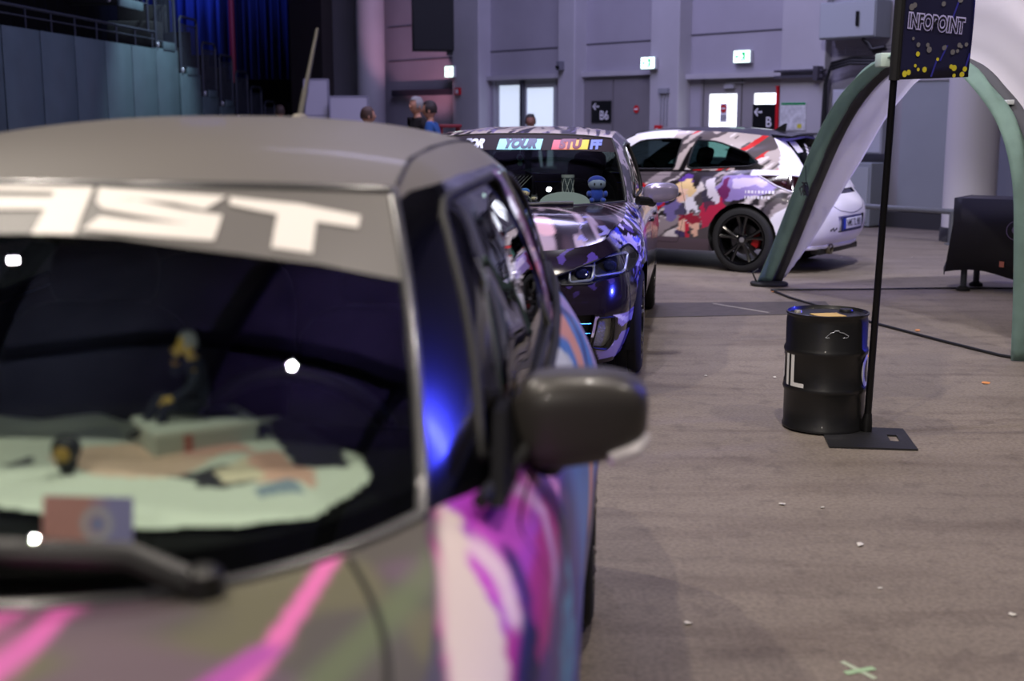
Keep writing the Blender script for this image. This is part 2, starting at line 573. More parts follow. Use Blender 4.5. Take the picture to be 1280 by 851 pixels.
def wheel(parent, x, y, R, wid, side, mats, spokes=5, rimR=0.235, red=False, double=True):
    """tyre (the part) with rim, brake disc and caliper as its pieces; side -1 = outer face towards -y"""
    w2 = wid / 2; s = side
    prof = [(rimR, -w2 * .8), (rimR + .012, -w2), (R - .035, -w2), (R - .012, -w2 * .9), (R, -w2 * .7), (R - .004, -w2 * .36), (R - .009, -w2 * .33), (R - .009, -w2 * .28), (R - .002, -w2 * .25),
            (R, 0), (R - .002, w2 * .25), (R - .009, w2 * .28), (R - .009, w2 * .33), (R - .004, w2 * .36), (R, w2 * .7), (R - .012, w2 * .9), (R - .035, w2), (rimR + .012, w2), (rimR, w2 * .8), (rimR - .006, 0), (rimR, -w2 * .8)]
    V, F = lathe(prof, 56, 'y', cap=False)
    t = part('wheel', V, F, mats['tyre'], parent, True, sharp=40); t.location = (x, y, R)
    m = MB()
    o = s * w2 * 0.78                                   # outer lip position
    V, F = lathe([(rimR, s * w2), (rimR - .014, s * w2 * .98), (rimR - .02, s * w2 * .75), (rimR - .03, 0), (rimR - .02, -s * w2 * .9), (rimR, -s * w2)], 56, 'y', cap=False); m.add(V, F)
    nsp = spokes * 2 if double else spokes
    for k in range(spokes):
        a0 = 2 * PI * k / spokes + .3
        for dl in ((-.2, .2) if double else (0,)):
            a1 = a0 + dl * .35; a2 = a0 + dl
            p = np.array([[.05 * math.cos(a1), o * .86, .05 * math.sin(a1)], [.13 * math.cos((a1 + a2) / 2), o * .93, .13 * math.sin((a1 + a2) / 2)], [(rimR - .01) * math.cos(a2), o * 1.05, (rimR - .01) * math.sin(a2)]])
            m.tube(p, [.026, .017, .022], 8)
    V, F = lathe([(0.001, o * 1.02), (.03, o * 1.02), (.06, o * .9), (.062, o * .5), (.001, o * .5)], 24, 'y', cap=False); m.add(V, F)
    for k in range(5):
        a = 2 * PI * k / 5; m.add(*lathe([(.009, o * .8), (.009, o * .98)], 8, 'y', (.045 * math.cos(a), 0, .045 * math.sin(a))))
    r = m.build('rim', mats['rim'], t)
    V, F = lathe([(.03, -.008), (.15, -.008), (.15, .008), (.03, .008)], 40, 'y', (0, s * .0, 0), cap=False); part('brake_disc', V, F, mats['disc'], t, sharp=40)
    a = np.linspace(-.5, .5, 8)
    out = [(math.cos(v) * .165, math.sin(v) * .165) for v in a] + [(math.cos(v) * .095, math.sin(v) * .095) for v in a[::-1]]
    V, F = prism(out, -.03 + s * .02, .03 + s * .02, 'xz'); part('brake_caliper', V, F, mats['caliper'], t, sharp=40)
    c = lathe([(.001, o * 1.03), (.026, o * 1.03), (.026, o), (.001, o)], 20, 'y', cap=False); part('hub_cap', c[0], c[1], mats['hub'], t, sharp=40)
    return t

def arch_circle(cx, cz, R, n=28): return [(cx + R * math.cos(2 * PI * k / n), cz + R * math.sin(2 * PI * k / n)) for k in range(n)]

def housing(parent, cx, cz, R, y0, y1, m):
    a = np.linspace(-.35, PI + .35, 24); b = MB()
    V = []; F = []
    for k, v in enumerate(a): V += [(cx + R * math.cos(v), y0, cz + R * math.sin(v)), (cx + R * math.cos(v), y1, cz + R * math.sin(v))]
    for k in range(len(a) - 1): F.append((2 * k, 2 * k + 1, 2 * k + 3, 2 * k + 2))
    F.append(tuple(2 * k for k in range(len(a))))
    b.add(V, F); o = b.build('wheel_housing', m, parent); return o

def seat(parent, x, y, m, z=0.0, name='seat', rake=.3):
    b = MB()
    V, F = superell((0, 0, 0), (.25, .25, .09), .5, .45); b.add(roty(V, -.12) + np.array([x, y, .42 + z]), F)
    V, F = superell((0, 0, 0), (.075, .24, .32), .5, .45); b.add(roty(V, rake) + np.array([x + .29, y, .76 + z]), F)
    V, F = superell((0, 0, 0), (.05, .13, .09), .6, .5); b.add(roty(V, rake) + np.array([x + .41, y, 1.13 + z]), F)
    for d in (-.05, .05): b.tube([(x + .35, y + d, 1.0 + z), (x + .39, y + d, 1.09 + z)], .008, 6)
    V, F = box((x, y, .30 + z), (.4, .4, .1), .02); b.add(V, F)
    return b.build(name, m, parent, sharp=50)

def steering(parent, x, y, z, m, R=.185, tilt=.42):
    a = np.linspace(0, 2 * PI, 41)[:-1]; b = MB()
    V, F = tube([(0, R * math.cos(v), R * math.sin(v)) for v in a], .016, 10, True); b.add(V, F)
    V, F = superell((0, 0, 0), (.03, .075, .065), .6, .6); b.add(V, F)
    for v in (PI, 0, -PI / 2): b.tube([(0, .05 * math.cos(v), .05 * math.sin(v)), (.0, R * math.cos(v), R * math.sin(v))], .018, 8)
    b.tube([(0, 0, 0), (-.3, 0, 0)], .035, 10)
    b.V = [roty(v, -tilt) + np.array([x, y, z]) for v in b.V]
    return b.build('steering_wheel', m, parent, sharp=50)

def mirror_shell(parent, c, d, foot, mats, side, led=False, yaw=0.0):
    """door mirror: housing with mirror glass, foot and indicator"""
    V, F = superell((0, 0, 0), d, .62, .55, 36, 24)
    # taper towards the tip and flatten the back
    o = (V[:, 1] * side + d[1]) / (2 * d[1])            # 0 at the door, 1 at the tip
    V = V.copy(); V[:, 2] *= 1.0 - .22 * o ** 2; V[:, 2] += .012 * o
    V[:, 0] = np.where(V[:, 0] > d[0] * .35, d[0] * .35 + (V[:, 0] - d[0] * .35) * .12, V[:, 0]); V[:, 0] += .03 * o ** 2
    V = V + np.array(c)
    ms = part('mirror_housing', V, F, mats['cap'], parent)
    V, F = superell((c[0] + d[0] * .42, c[1], c[2]), (.006, d[1] * .86, d[2] * .78), .5, .6)
    part('mirror_glass', V, F, mats['mirror'], ms)
    m = MB(); m.tube([foot, (np.array(foot) + np.array(c)) / 2 + np.array([0, 0, -.03]), np.array(c) + np.array([0, -side * d[1] * .5, -d[2] * .8])], [.03, .028, .035], 10)
    m.build('mirror_foot', mats['foot'], ms)
    if led:
        m = MB(); m.tube([(c[0] - d[0] * .72, c[1] + side * d[1] * .45, c[2] - d[2] * .62), (c[0] - d[0] * .5, c[1] + side * d[1] * .8, c[2] - d[2] * .48), (c[0] - d[0] * .05, c[1] + side * d[1] * .97, c[2] - d[2] * .3)], [.011, .012, .008], 8)
        m.build('turn_signal', mats['led'], ms)
    return ms

def seam_tube(V, F, axes, d, poly, r, name, m, parent, **k):
    bvh = BVHTree.FromPolygons([Vector(v) for v in V], F)
    p = poly_path(poly, bvh, axes, d, **k)
    if len(p) > 3:
        v, f = tube(p, r, 6, True); return part(name, v, f, m, parent)

def strip_of(G, off, rows=None, cols=None):
    """a band of a patch lifted off it (grid slice)"""
    V, F = gridmesh(G); V, F = outward(V, F)
    N = vnormals(V, F).reshape(G.shape)
    A = G + N * off
    if rows: A = A[rows[0]:rows[1]]
    if cols: A = A[:, cols[0]:cols[1]]
    v, f = gridmesh(A)
    return outward(v, f)

def build_car(s, root):
    """shell, glass, doors, wheels and cabin of one car in its own frame (x to the rear, y<0 the driver's side)"""
    S = car_surfaces(s); M = s['mats']; C = s.get('col', {}); dense = s.get('dense', 12)
    R = {'S': S, 'root': root}
    V, F = outward(*gridmesh(S['low']))
    for (cx, cz, ra) in s['arches']:
        (_, _), (V, F) = cut(V, F, arch_circle(cx, cz, ra), XZ, ok=lambda c: c[1] > .45)
    R['skin_low'] = both(V, F)
    lights = []
    for nm, poly, axes, ok in s.get('lamps', []):
        ins, (V, F) = cut(V, F, poly, axes, ok)
        lights.append((nm, ins, poly, axes))
    R['lamps'] = lights
    doors = []
    for poly in s['doors']:
        p = round_poly(poly, .05, 3)
        ins, (V, F) = cut(V, F, p, XZ, ok=lambda c: c[1] > .5)
        dr, _gap = cut(*ins, inset(p, .004), XZ)
        doors.append(dr)
    for poly in s.get('gaps', []):                    # other shut lines (tailgate, bumper)
        ins, (V, F) = cut(V, F, poly[0], poly[1], poly[2])
    V, F = weld(V, F)
    R['body'] = part('body_shell', *both(V, F), M['paint'], root, col=C.get('low'), liner=.012)
    R['doors'] = {}
    for side in (-1, 1):
        for i, d in enumerate(doors):
            v, f = d if side > 0 else mirror(*d)
            R['doors'][side, i] = part('door', v, f, M['paint'], root, col=C.get('low'), liner=.012)
    # bonnet
    V, F = outward(*gridmesh(S['bonnet'])); R['skin_bonnet'] = both(V, F)
    part('bonnet', *both(V, F), M['paint'], root, col=C.get('bonnet'), liner=.01)
    # roof
    V, F = outward(*gridmesh(S['roof'])); R['skin_roof'] = both(V, F)
    R['roof'] = part('roof', *both(V, F), M['paint'], root, col=C.get('roof'), liner=.015)
    # side windows and pillars
    V, F = outward(*gridmesh(S['green'])); R['skin_green'] = both(V, F)
    R['windows'] = {}
    for i, w in enumerate(s['windows']):
        p = round_poly(w, .035, 4)
        g, (V, F) = cut(V, F, p, XZ, ok=lambda c: c[1] > .3)
        full = BVHTree.FromPolygons([Vector(q) for q in g[0]], g[1])
        path = poly_path(p, full, XZ, (0, -1, 0), off=0.0, step=.03)
        for side in (-1, 1):
            v, f = g if side > 0 else mirror(*g)
            N = vnormals(v, f)
            wn = part('side_window', v - N * .006, f, M['glass_side'], root)
            R['windows'][side, i] = wn
            if len(path) > 3:
                tv, tf = tube(np.array(path) * np.array([1, side, 1]), .009, 6, True); part('window_seal', tv, tf, M['rubber'], wn)
    if 'frame_split' in s:                             # painted cant rail above, gloss frame below
        up, (V, F) = cut(V, F, s['frame_split'], XZ, ok=lambda c: c[1] > .3)
        part('cant_rail', *both(*up), M['paint'], root, col=C.get('roof'), liner=.015)
    R['pillars'] = part('window_frame', *both(V, F), M.get('frame', M['paint']), root, col=C.get('green'), liner=.015)
    # windscreen, rear window
    V, F = outward(*gridmesh(S['screen'])); R['skin_screen'] = both(V, F)
    R['screen'] = part('windscreen', *both(V, F), M['glass'], root)
    V, F = outward(*gridmesh(S['rear'])); R['skin_rear'] = both(V, F)
    if s.get('rear_glass'):
        ins, out = cut(V, F, s['rear_glass'], YZ)
        R['hatch'] = part('tailgate_frame', *both(*out), M['paint'], root, col=C.get('rear'), liner=.012)
        v, f = both(*ins); v = v - vnormals(v, f) * .004
        R['rearglass'] = part('rear_window', v, f, M['glass_side'], root)
    else:
        R['rearglass'] = part('rear_window', V if False else both(V, F)[0], both(V, F)[1], M['glass_side'], root)
    # windscreen seal along pillar, header and cowl
    G = S['screen']
    edge = np.vstack([G[0, ::4], G[::4, -1][1:], G[-1, ::-4][1:]])
    ed = np.vstack([edge, (edge * [1, -1, 1])[::-1][1:-1]])
    v, f = tube(ed, s.get('seal_r', .008), 6, True); part('windscreen_seal', v, f, M['seal'], R['screen'])
    # floor pan and wheel housings
    m = MB(); x0, x1 = s['arches'][0][0], s['arches'][1][0]; ra = s['arches'][0][2]; L = s['L']
    m.box(((x0 + x1) / 2, 0, .21), (x1 - x0 - 2 * ra, 1.5, .05)); m.box((L / 2, 0, .23), (L - .35, 1.0, .05))
    m.box((x0 + ra + .02, 0, .54), (.04, 1.35, .62))   # bulkhead
    m.build('underbody', mat('underbody', '0c0c0d', .9), root)
    for cx, cz, rr in s['arches']:
        for side in (-1, 1):
            housing(root, cx, cz, rr + .012, side * .42, side * (s['track'] - .035), mat('wheel_well', '060607', .95))
    for cx, _, rr in s['arches']:
        for side in (-1, 1):
            wheel(root, cx, side * (s['track'] - s['tyre_w'] / 2), s['tyre_r'], s['tyre_w'], side, M, rimR=s.get('rimR', .22), spokes=s.get('spokes', 5))
    # cabin
    dm = mat('dash_plastic', '101113', .9, bump=.1, bscale=300, spec=.15)
    prof = s['dash']
    n = len(prof); hw = s.get('dash_w', .68); V = []; F = []
    ys = np.linspace(-hw, hw, 17)
    for y in ys:
        for (x, z) in prof: V.append((x + s.get('dash_bow', .22) * (y / hw) ** 2, y, z))
    for i in range(16):
        for k in range(n - 1): F.append((i * n + k, i * n + k + 1, (i + 1) * n + k + 1, (i + 1) * n + k))
    R['dash'] = part('dashboard', V, F, dm, root, sharp=40); 
    R['skin_dash'] = (np.array(V), F)
    sm = s.get('seat_mat', mat('seat_cloth', '1a1b1f', .9))
    for y in (-.36, .36): seat(root, s['seat_x'], y, sm)
    for y in (-.33, .33): seat(root, s['seat_x'] + .85, y, sm, .03, 'rear_seat')
    sx, sy, sz = s['wheel_pos']; steering(root, sx, sy, sz, mat('wheel_leather', '101013', .5))
    m = MB(); m.add(*superell((s['header'][0] + .08, 0, s['header_c'][1] - .085), (.025, .12, .035), .6, .6)); m.tube([(s['header'][0] + .06, 0, s['header_c'][1] - .06), (s['header'][0] + .06, 0, s['header_c'][1] - .02)], .01, 6)
    m.build('rear_view_mirror', dm, root)
    return R

def bv(vf):
    return BVHTree.FromPolygons([Vector(v) for v in vf[0]], [tuple(int(i) for i in f) for f in vf[1]])

TYRE = mat('tyre_rubber', '141415', .85, bump=.15, bscale=120)
RIMB = mat('rim_gloss_black', '0a0a0b', .2, coat=.6)
DISC = mat('brake_steel', '6a6a6c', .35, 1.0)
CALR = mat('caliper_red', 'b01218', .4)
HUB = mat('hub_silver', 'b9b9bc', .35, .8)
RUB = mat('rubber_black', '0c0c0d', .6)
CHR = mat('chrome', 'c8c8cc', .12, 1.0)
MIR = mat('mirror_silver', 'd0d4d8', .03, 1.0)
GLS = glass('windscreen_glass', 'e2ebe6')
GLD = glass('tinted_glass', '55605e')
base_mats = dict(tyre=TYRE, rim=RIMB, disc=DISC, caliper=CALR, hub=HUB, rubber=RUB, glass=GLS, glass_side=GLD, mirror=MIR, foot=mat('black_trim', '08080a', .5, spec=.3))

# ------------------------------------------------------------------ matte grey hatchback in front
SW = dict(L=3.85, A=1.14, dense=14, hx=3.0, hz=5.5, stations=[.79, 1.0, 1.14, 1.45, 1.85, 2.25, 2.6, 2.9, 3.22],
    rows=[
        dict(xn=.09, xf=.46, xr=3.50, xt=3.76, z=[(0, .20), (3.85, .24)], w=[(.42, .74), (.79, .79), (1.14, .775), (3.22, .79), (3.5, .73)]),
        dict(xn=.02, xf=.44, xr=3.50, xt=3.84, z=[(0, .33), (3.85, .35)], w=[(.42, .78), (.79, .83), (1.14, .815), (2.2, .81), (3.22, .832), (3.5, .78)]),
        dict(xn=.00, xf=.43, xr=3.50, xt=3.85, z=[(0, .46), (3.85, .50)], w=[(.42, .795), (.79, .846), (1.14, .835), (2.2, .828), (2.6, .832), (3.22, .848), (3.5, .80)]),
        dict(xn=.03, xf=.44, xr=3.50, xt=3.81, z=[(0, .55), (.42, .61), (.79, .70), (2.2, .70), (3.22, .74), (3.85, .70)], w=[(.42, .785), (.79, .842), (1.14, .834), (2.2, .825), (2.6, .83), (3.22, .848), (3.5, .80)]),
        dict(xn=.10, xf=.46, xr=3.50, xt=3.74, z=[(.1, .66), (.42, .76), (.79, .845), (1.14, .875), (2.2, .865), (3.22, .895), (3.8, .89)], w=[(.42, .73), (.79, .795), (1.14, .80), (1.45, .80), (2.2, .80), (2.6, .80), (3.22, .795), (3.5, .735)]),
        dict(xn=.18, xf=.50, xr=3.50, xt=3.68, z=[(.15, .76), (.5, .855), (.79, .925), (1.0, .965), (1.14, 1.0), (1.45, .972), (1.85, .985), (2.6, 1.025), (3.22, 1.07), (3.7, 1.06)], w=[(.42, .65), (.79, .70), (1.0, .68), (1.14, .648), (1.45, .725), (1.85, .745), (2.25, .745), (2.6, .735), (2.9, .715), (3.22, .68), (3.5, .63)]),
    ],
    hood_bow=[(.5, .3), (.79, .3), (1.0, .3), (1.14, .28)], hood_z=[(0, .80), (.2, .865), (.49, .92), (.79, .955), (.9, .965)],
    header=(1.66, .518, 1.385), header_c=(1.55, 1.398), roof_rear_c=(3.47, 1.445),
    rail_x=[1.66, 1.86, 2.1, 2.36, 2.62, 2.88, 3.15, 3.38],
    rail_y=[(1.7, .575), (2.0, .595), (2.6, .595), (3.1, .575), (3.4, .545)], rail_z=[(1.7, 1.365), (2.0, 1.395), (2.6, 1.395), (3.1, 1.37), (3.4, 1.33)],
    ditch_y=[(1.66, .518), (1.86, .512), (2.3, .518), (3.0, .505), (3.4, .475)], ditch_z=[(1.66, 1.385), (1.86, 1.432), (2.2, 1.455), (2.8, 1.452), (3.4, 1.39)],
    roof_z=[(1.55, 1.398), (1.75, 1.452), (2.0, 1.49), (2.3, 1.51), (2.8, 1.508), (3.2, 1.485), (3.45, 1.45)],
    arches=[(.79, .305, .355), (3.22, .305, .355)], track=.835, tyre_w=.185, tyre_r=.302, rimR=.20,
    windows=[[(1.36, 1.003), (1.735, 1.345), (1.80, 1.367), (2.1, 1.378), (2.44, 1.378), (2.48, 1.04)], [(2.66, 1.052), (2.63, 1.375), (3.0, 1.355), (3.14, 1.31), (3.2, 1.10)]],
    doors=[[(1.27, .30), (1.27, .93), (2.54, .99), (2.58, .30)]],
    lamps=[('headlight', round_poly([(.50, .63), (.56, .75), (.74, .81), (.80, .72), (.76, .64), (.62, .60)], .03, 3), YZ, lambda c: c[0] < .9 and c[1] > .2),
           ('grille', [(-.01, .58), (.44, .60), (.44, .66), (-.01, .66)], YZ, lambda c: c[0] < .9),
           ('lower_intake', [(-.01, .27), (.50, .29), (.44, .45), (-.01, .46)], YZ, lambda c: c[0] < .9),
           ('tail_lamp', round_poly([(.50, .74), (.56, .98), (.72, .98), (.76, .78)], .02, 3), YZ, lambda c: c[0] > 3.4)],
    rear_glass=[(-.1, 1.10), (.50, 1.12), (.44, 1.37), (-.1, 1.41)],
    dash=[(.88, .93), (1.0, .955), (1.3, .972), (1.62, .985), (1.70, .97), (1.73, .85), (1.70, .6), (1.60, .35)], dash_bow=.03, dash_w=.64, seat_x=2.15, wheel_pos=(1.86, -.30, .88))

# ------------------------------------------------------------------ dark wrapped hatchback behind it
GO = dict(L=4.255, A=1.42, dense=20, stations=[.88, 1.15, 1.42, 1.72, 2.1, 2.55, 3.0, 3.3, 3.51],
    rows=[
        dict(xn=.10, xf=.50, xr=3.80, xt=4.12, z=[(0, .16), (4.3, .22)], w=[(.5, .74), (.88, .81), (1.42, .80), (3.51, .81), (3.8, .74)]),
        dict(xn=.03, xf=.48, xr=3.80, xt=4.22, z=[(0, .29), (4.3, .33)], w=[(.48, .795), (.88, .855), (1.42, .84), (3.51, .86), (3.8, .79)]),
        dict(xn=.00, xf=.46, xr=3.80, xt=4.25, z=[(0, .45), (4.3, .48)], w=[(.46, .82), (.88, .888), (1.42, .872), (2.5, .868), (3.51, .892), (3.8, .82)]),
        dict(xn=.04, xf=.48, xr=3.80, xt=4.20, z=[(0, .585), (.5, .61), (.88, .69), (2.4, .66), (3.51, .70), (4.2, .63)], w=[(.48, .81), (.88, .884), (1.42, .872), (2.5, .866), (3.51, .89), (3.8, .82)]),
        dict(xn=.11, xf=.52, xr=3.80, xt=4.12, z=[(0, .69), (.5, .775), (.88, .845), (1.42, .86), (2.4, .845), (3.51, .87), (4.2, .85)], w=[(.5, .75), (.88, .845), (1.42, .85), (2.5, .85), (3.51, .855), (3.8, .785)]),
        dict(xn=.20, xf=.58, xr=3.75, xt=3.98, z=[(.15, .775), (.58, .865), (.88, .92), (1.15, .955), (1.42, .99), (1.72, .962), (2.4, .965), (3.0, .98), (3.51, 1.0), (4.1, .99)], w=[(.5, .67), (.88, .745), (1.15, .745), (1.42, .735), (1.72, .785), (2.4, .795), (3.0, .775), (3.51, .73), (3.75, .69)]),
    ],
    hood_bow=[(.5, .36), (.88, .34), (1.15, .32), (1.42, .32)], hood_z=[(0, .80), (.22, .86), (.55, .915), (.85, .948), (1.1, .972)],
    header=(2.02, .60, 1.372), header_c=(1.88, 1.405), roof_rear_c=(3.86, 1.395),
    rail_x=[2.02, 2.16, 2.38, 2.66, 2.98, 3.24, 3.45, 3.68],
    rail_y=[(2.1, .655), (2.5, .665), (3.0, .655), (3.5, .62), (3.7, .58)], rail_z=[(2.1, 1.335), (2.5, 1.355), (3.0, 1.345), (3.5, 1.30), (3.7, 1.26)],
    ditch_y=[(2.02, .60), (2.2, .60), (2.6, .60), (3.2, .585), (3.7, .53)], ditch_z=[(2.02, 1.372), (2.2, 1.398), (2.6, 1.415), (3.2, 1.405), (3.7, 1.345)],
    roof_z=[(1.88, 1.405), (2.1, 1.432), (2.5, 1.452), (3.0, 1.45), (3.5, 1.425), (3.86, 1.395)],
    arches=[(.88, .32, .355), (3.51, .32, .355)], track=.872, tyre_w=.225, tyre_r=.318, rimR=.235,
    windows=[[(1.68, 1.0), (2.12, 1.315), (2.4, 1.332), (2.56, 1.33), (2.60, 1.0)], [(2.70, 1.0), (2.67, 1.33), (3.15, 1.31), (3.40, 1.19), (3.44, 1.05)]],
    doors=[[(1.47, .27), (1.47, .93), (2.62, .935), (2.64, .27)], [(2.66, .27), (2.645, .935), (3.32, .955), (3.18, .62), (3.06, .27)]],
    lamps=[('headlight', round_poly([(.42, .665), (.62, .735), (.795, .80), (.85, .73), (.82, .66), (.60, .622), (.45, .62)], .02, 3), YZ, lambda c: c[0] < .9 and c[1] > .2),
           ('fog_lamp', round_poly([(.62, .27), (.66, .44), (.745, .44), (.735, .30), (.70, .25)], .015, 2), YZ, lambda c: c[0] < .9),
           ('bumper_vent', round_poly([(.34, .27), (.36, .46), (.645, .46), (.605, .26)], .015, 2), YZ, lambda c: c[0] < .9),
           ('grille', [(-.01, .605), (.41, .605), (.41, .66), (-.01, .66)], YZ, lambda c: c[0] < .9),
           ('lower_intake', [(-.01, .20), (.32, .22), (.34, .45), (-.01, .45)], YZ, lambda c: c[0] < .9),
           ('tail_lamp', round_poly([(.46, .78), (.48, .93), (.76, .94), (.80, .80)], .02, 3), YZ, lambda c: c[0] > 3.6)],
    rear_glass=[(-.1, 1.05), (.56, 1.07), (.50, 1.32), (-.1, 1.36)],
    dash=[(1.20, .945), (1.35, .955), (1.75, .965), (1.92, .965), (1.97, .94), (2.0, .8), (1.98, .5), (1.9, .3)], dash_bow=.12, dash_w=.70, seat_x=2.35, wheel_pos=(2.12, -.36, .92))

# ------------------------------------------------------------------ white wrapped coupe at the back
OP = dict(L=4.29, A=1.45, dense=16, stations=[.86, 1.15, 1.45, 1.8, 2.2, 2.62, 3.0, 3.25, 3.465],
    rows=[
        dict(xn=.10, xf=.50, xr=3.85, xt=4.16, z=[(0, .16), (3.0, .19), (3.6, .21), (3.85, .235), (4.3, .25)], w=[(.5, .74), (.86, .80), (1.45, .80), (3.465, .80), (3.85, .76)]),
        dict(xn=.03, xf=.48, xr=3.85, xt=4.25, z=[(0, .29), (4.3, .34)], w=[(.48, .79), (.86, .845), (1.45, .835), (3.465, .85), (3.85, .825)]),
        dict(xn=.00, xf=.46, xr=3.85, xt=4.29, z=[(0, .45), (4.3, .49)], w=[(.46, .81), (.86, .872), (1.45, .86), (2.5, .855), (3.465, .876), (3.85, .84)]),
        dict(xn=.04, xf=.48, xr=3.85, xt=4.27, z=[(0, .585), (.5, .61), (.86, .69), (2.4, .66), (3.465, .70), (4.2, .65)], w=[(.48, .80), (.86, .868), (1.45, .86), (2.5, .852), (3.465, .874), (3.85, .83)]),
        dict(xn=.11, xf=.52, xr=3.85, xt=4.13, z=[(0, .69), (.5, .775), (.86, .845), (1.45, .85), (2.4, .845), (3.465, .875), (4.2, .80)], w=[(.5, .74), (.86, .83), (1.45, .84), (2.5, .835), (3.465, .84), (3.85, .765)]),
        dict(xn=.20, xf=.58, xr=3.85, xt=4.04, z=[(.15, .775), (.58, .865), (.86, .91), (1.15, .945), (1.45, .975), (1.8, .955), (2.4, .965), (3.0, .985), (3.465, 1.01), (3.85, 1.0), (4.2, .955)], w=[(.5, .66), (.86, .735), (1.15, .735), (1.45, .72), (1.8, .765), (2.4, .775), (3.0, .75), (3.465, .715), (3.85, .66)]),
    ],
    hood_bow=[(.5, .36), (.88, .34), (1.15, .32), (1.45, .30)], hood_z=[(0, .80), (.22, .86), (.55, .915), (.85, .945), (1.15, .972)],
    header=(2.10, .575, 1.34), header_c=(1.98, 1.375), roof_rear_c=(3.72, 1.355),
    rail_x=[2.10, 2.28, 2.5, 2.78, 3.06, 3.27, 3.44, 3.62],
    rail_y=[(2.1, .62), (2.5, .635), (3.0, .62), (3.5, .575), (3.7, .54)], rail_z=[(2.1, 1.305), (2.5, 1.33), (3.0, 1.315), (3.4, 1.25), (3.7, 1.17)],
    ditch_y=[(2.10, .575), (2.3, .575), (2.6, .575), (3.2, .555), (3.7, .50)], ditch_z=[(2.10, 1.34), (2.3, 1.37), (2.6, 1.388), (3.2, 1.375), (3.7, 1.325)],
    roof_z=[(1.98, 1.375), (2.2, 1.405), (2.6, 1.425), (3.1, 1.418), (3.5, 1.385), (3.72, 1.355)],
    arches=[(.86, .325, .36), (3.465, .325, .365)], track=.862, tyre_w=.225, tyre_r=.325, rimR=.245,
    windows=[[(1.76, .985), (2.22, 1.285), (2.5, 1.305), (2.70, 1.305), (2.66, 1.0)], [(2.80, 1.005), (2.84, 1.30), (3.08, 1.28), (3.42, 1.17), (3.56, 1.085), (3.48, 1.045)]],
    doors=[[(1.52, .26), (1.52, .92), (2.76, .945), (2.86, .62), (2.76, .26)]],
    lamps=[('tail_lamp', round_poly([(1.98, .965), (2.3, .965), (2.50, .925), (2.46, .80), (2.30, .775), (2.12, .86)], .02, 3), (np.array([.7071, -.7071, 0]), np.array([0, 0, 1.0])), lambda c: c[0] > 3.5),
           ('headlight', round_poly([(.42, .665), (.62, .735), (.795, .80), (.85, .73), (.82, .66), (.60, .622), (.45, .62)], .02, 3), YZ, lambda c: c[0] < .9 and c[1] > .2),
           ('lower_intake', [(-.01, .22), (.5, .24), (.54, .42), (-.01, .42)], YZ, lambda c: c[0] < .9),
           ('plate_recess', round_poly([(-.01, .40), (.33, .40), (.36, .56), (-.01, .56)], .01, 2), YZ, lambda c: c[0] > 4.0),
           ('handle_strip', round_poly([(-.01, .765), (.46, .765), (.44, .81), (-.01, .81)], .01, 2), YZ, lambda c: c[0] > 3.9)],
    rear_glass=[(-.1, 1.03), (.50, 1.05), (.44, 1.285), (-.1, 1.325)],
    dash=[(1.28, .935), (1.45, .945), (1.80, .955), (1.98, .955), (2.03, .93), (2.06, .8), (2.04, .5), (1.96, .3)], dash_bow=.12, dash_w=.69, seat_x=2.4, wheel_pos=(2.2, -.36, .90))

# ------------------------------------------------------------------ printed wraps (paint of each car, some reflections painted in)
def blend(c, k, colr):
    k = np.asarray(k, float)[:, None]
    return c * (1 - k) + np.array(lin(colr)) * k
def soft(d, w): return np.clip(0.5 - d / (2 * w), 0, 1)

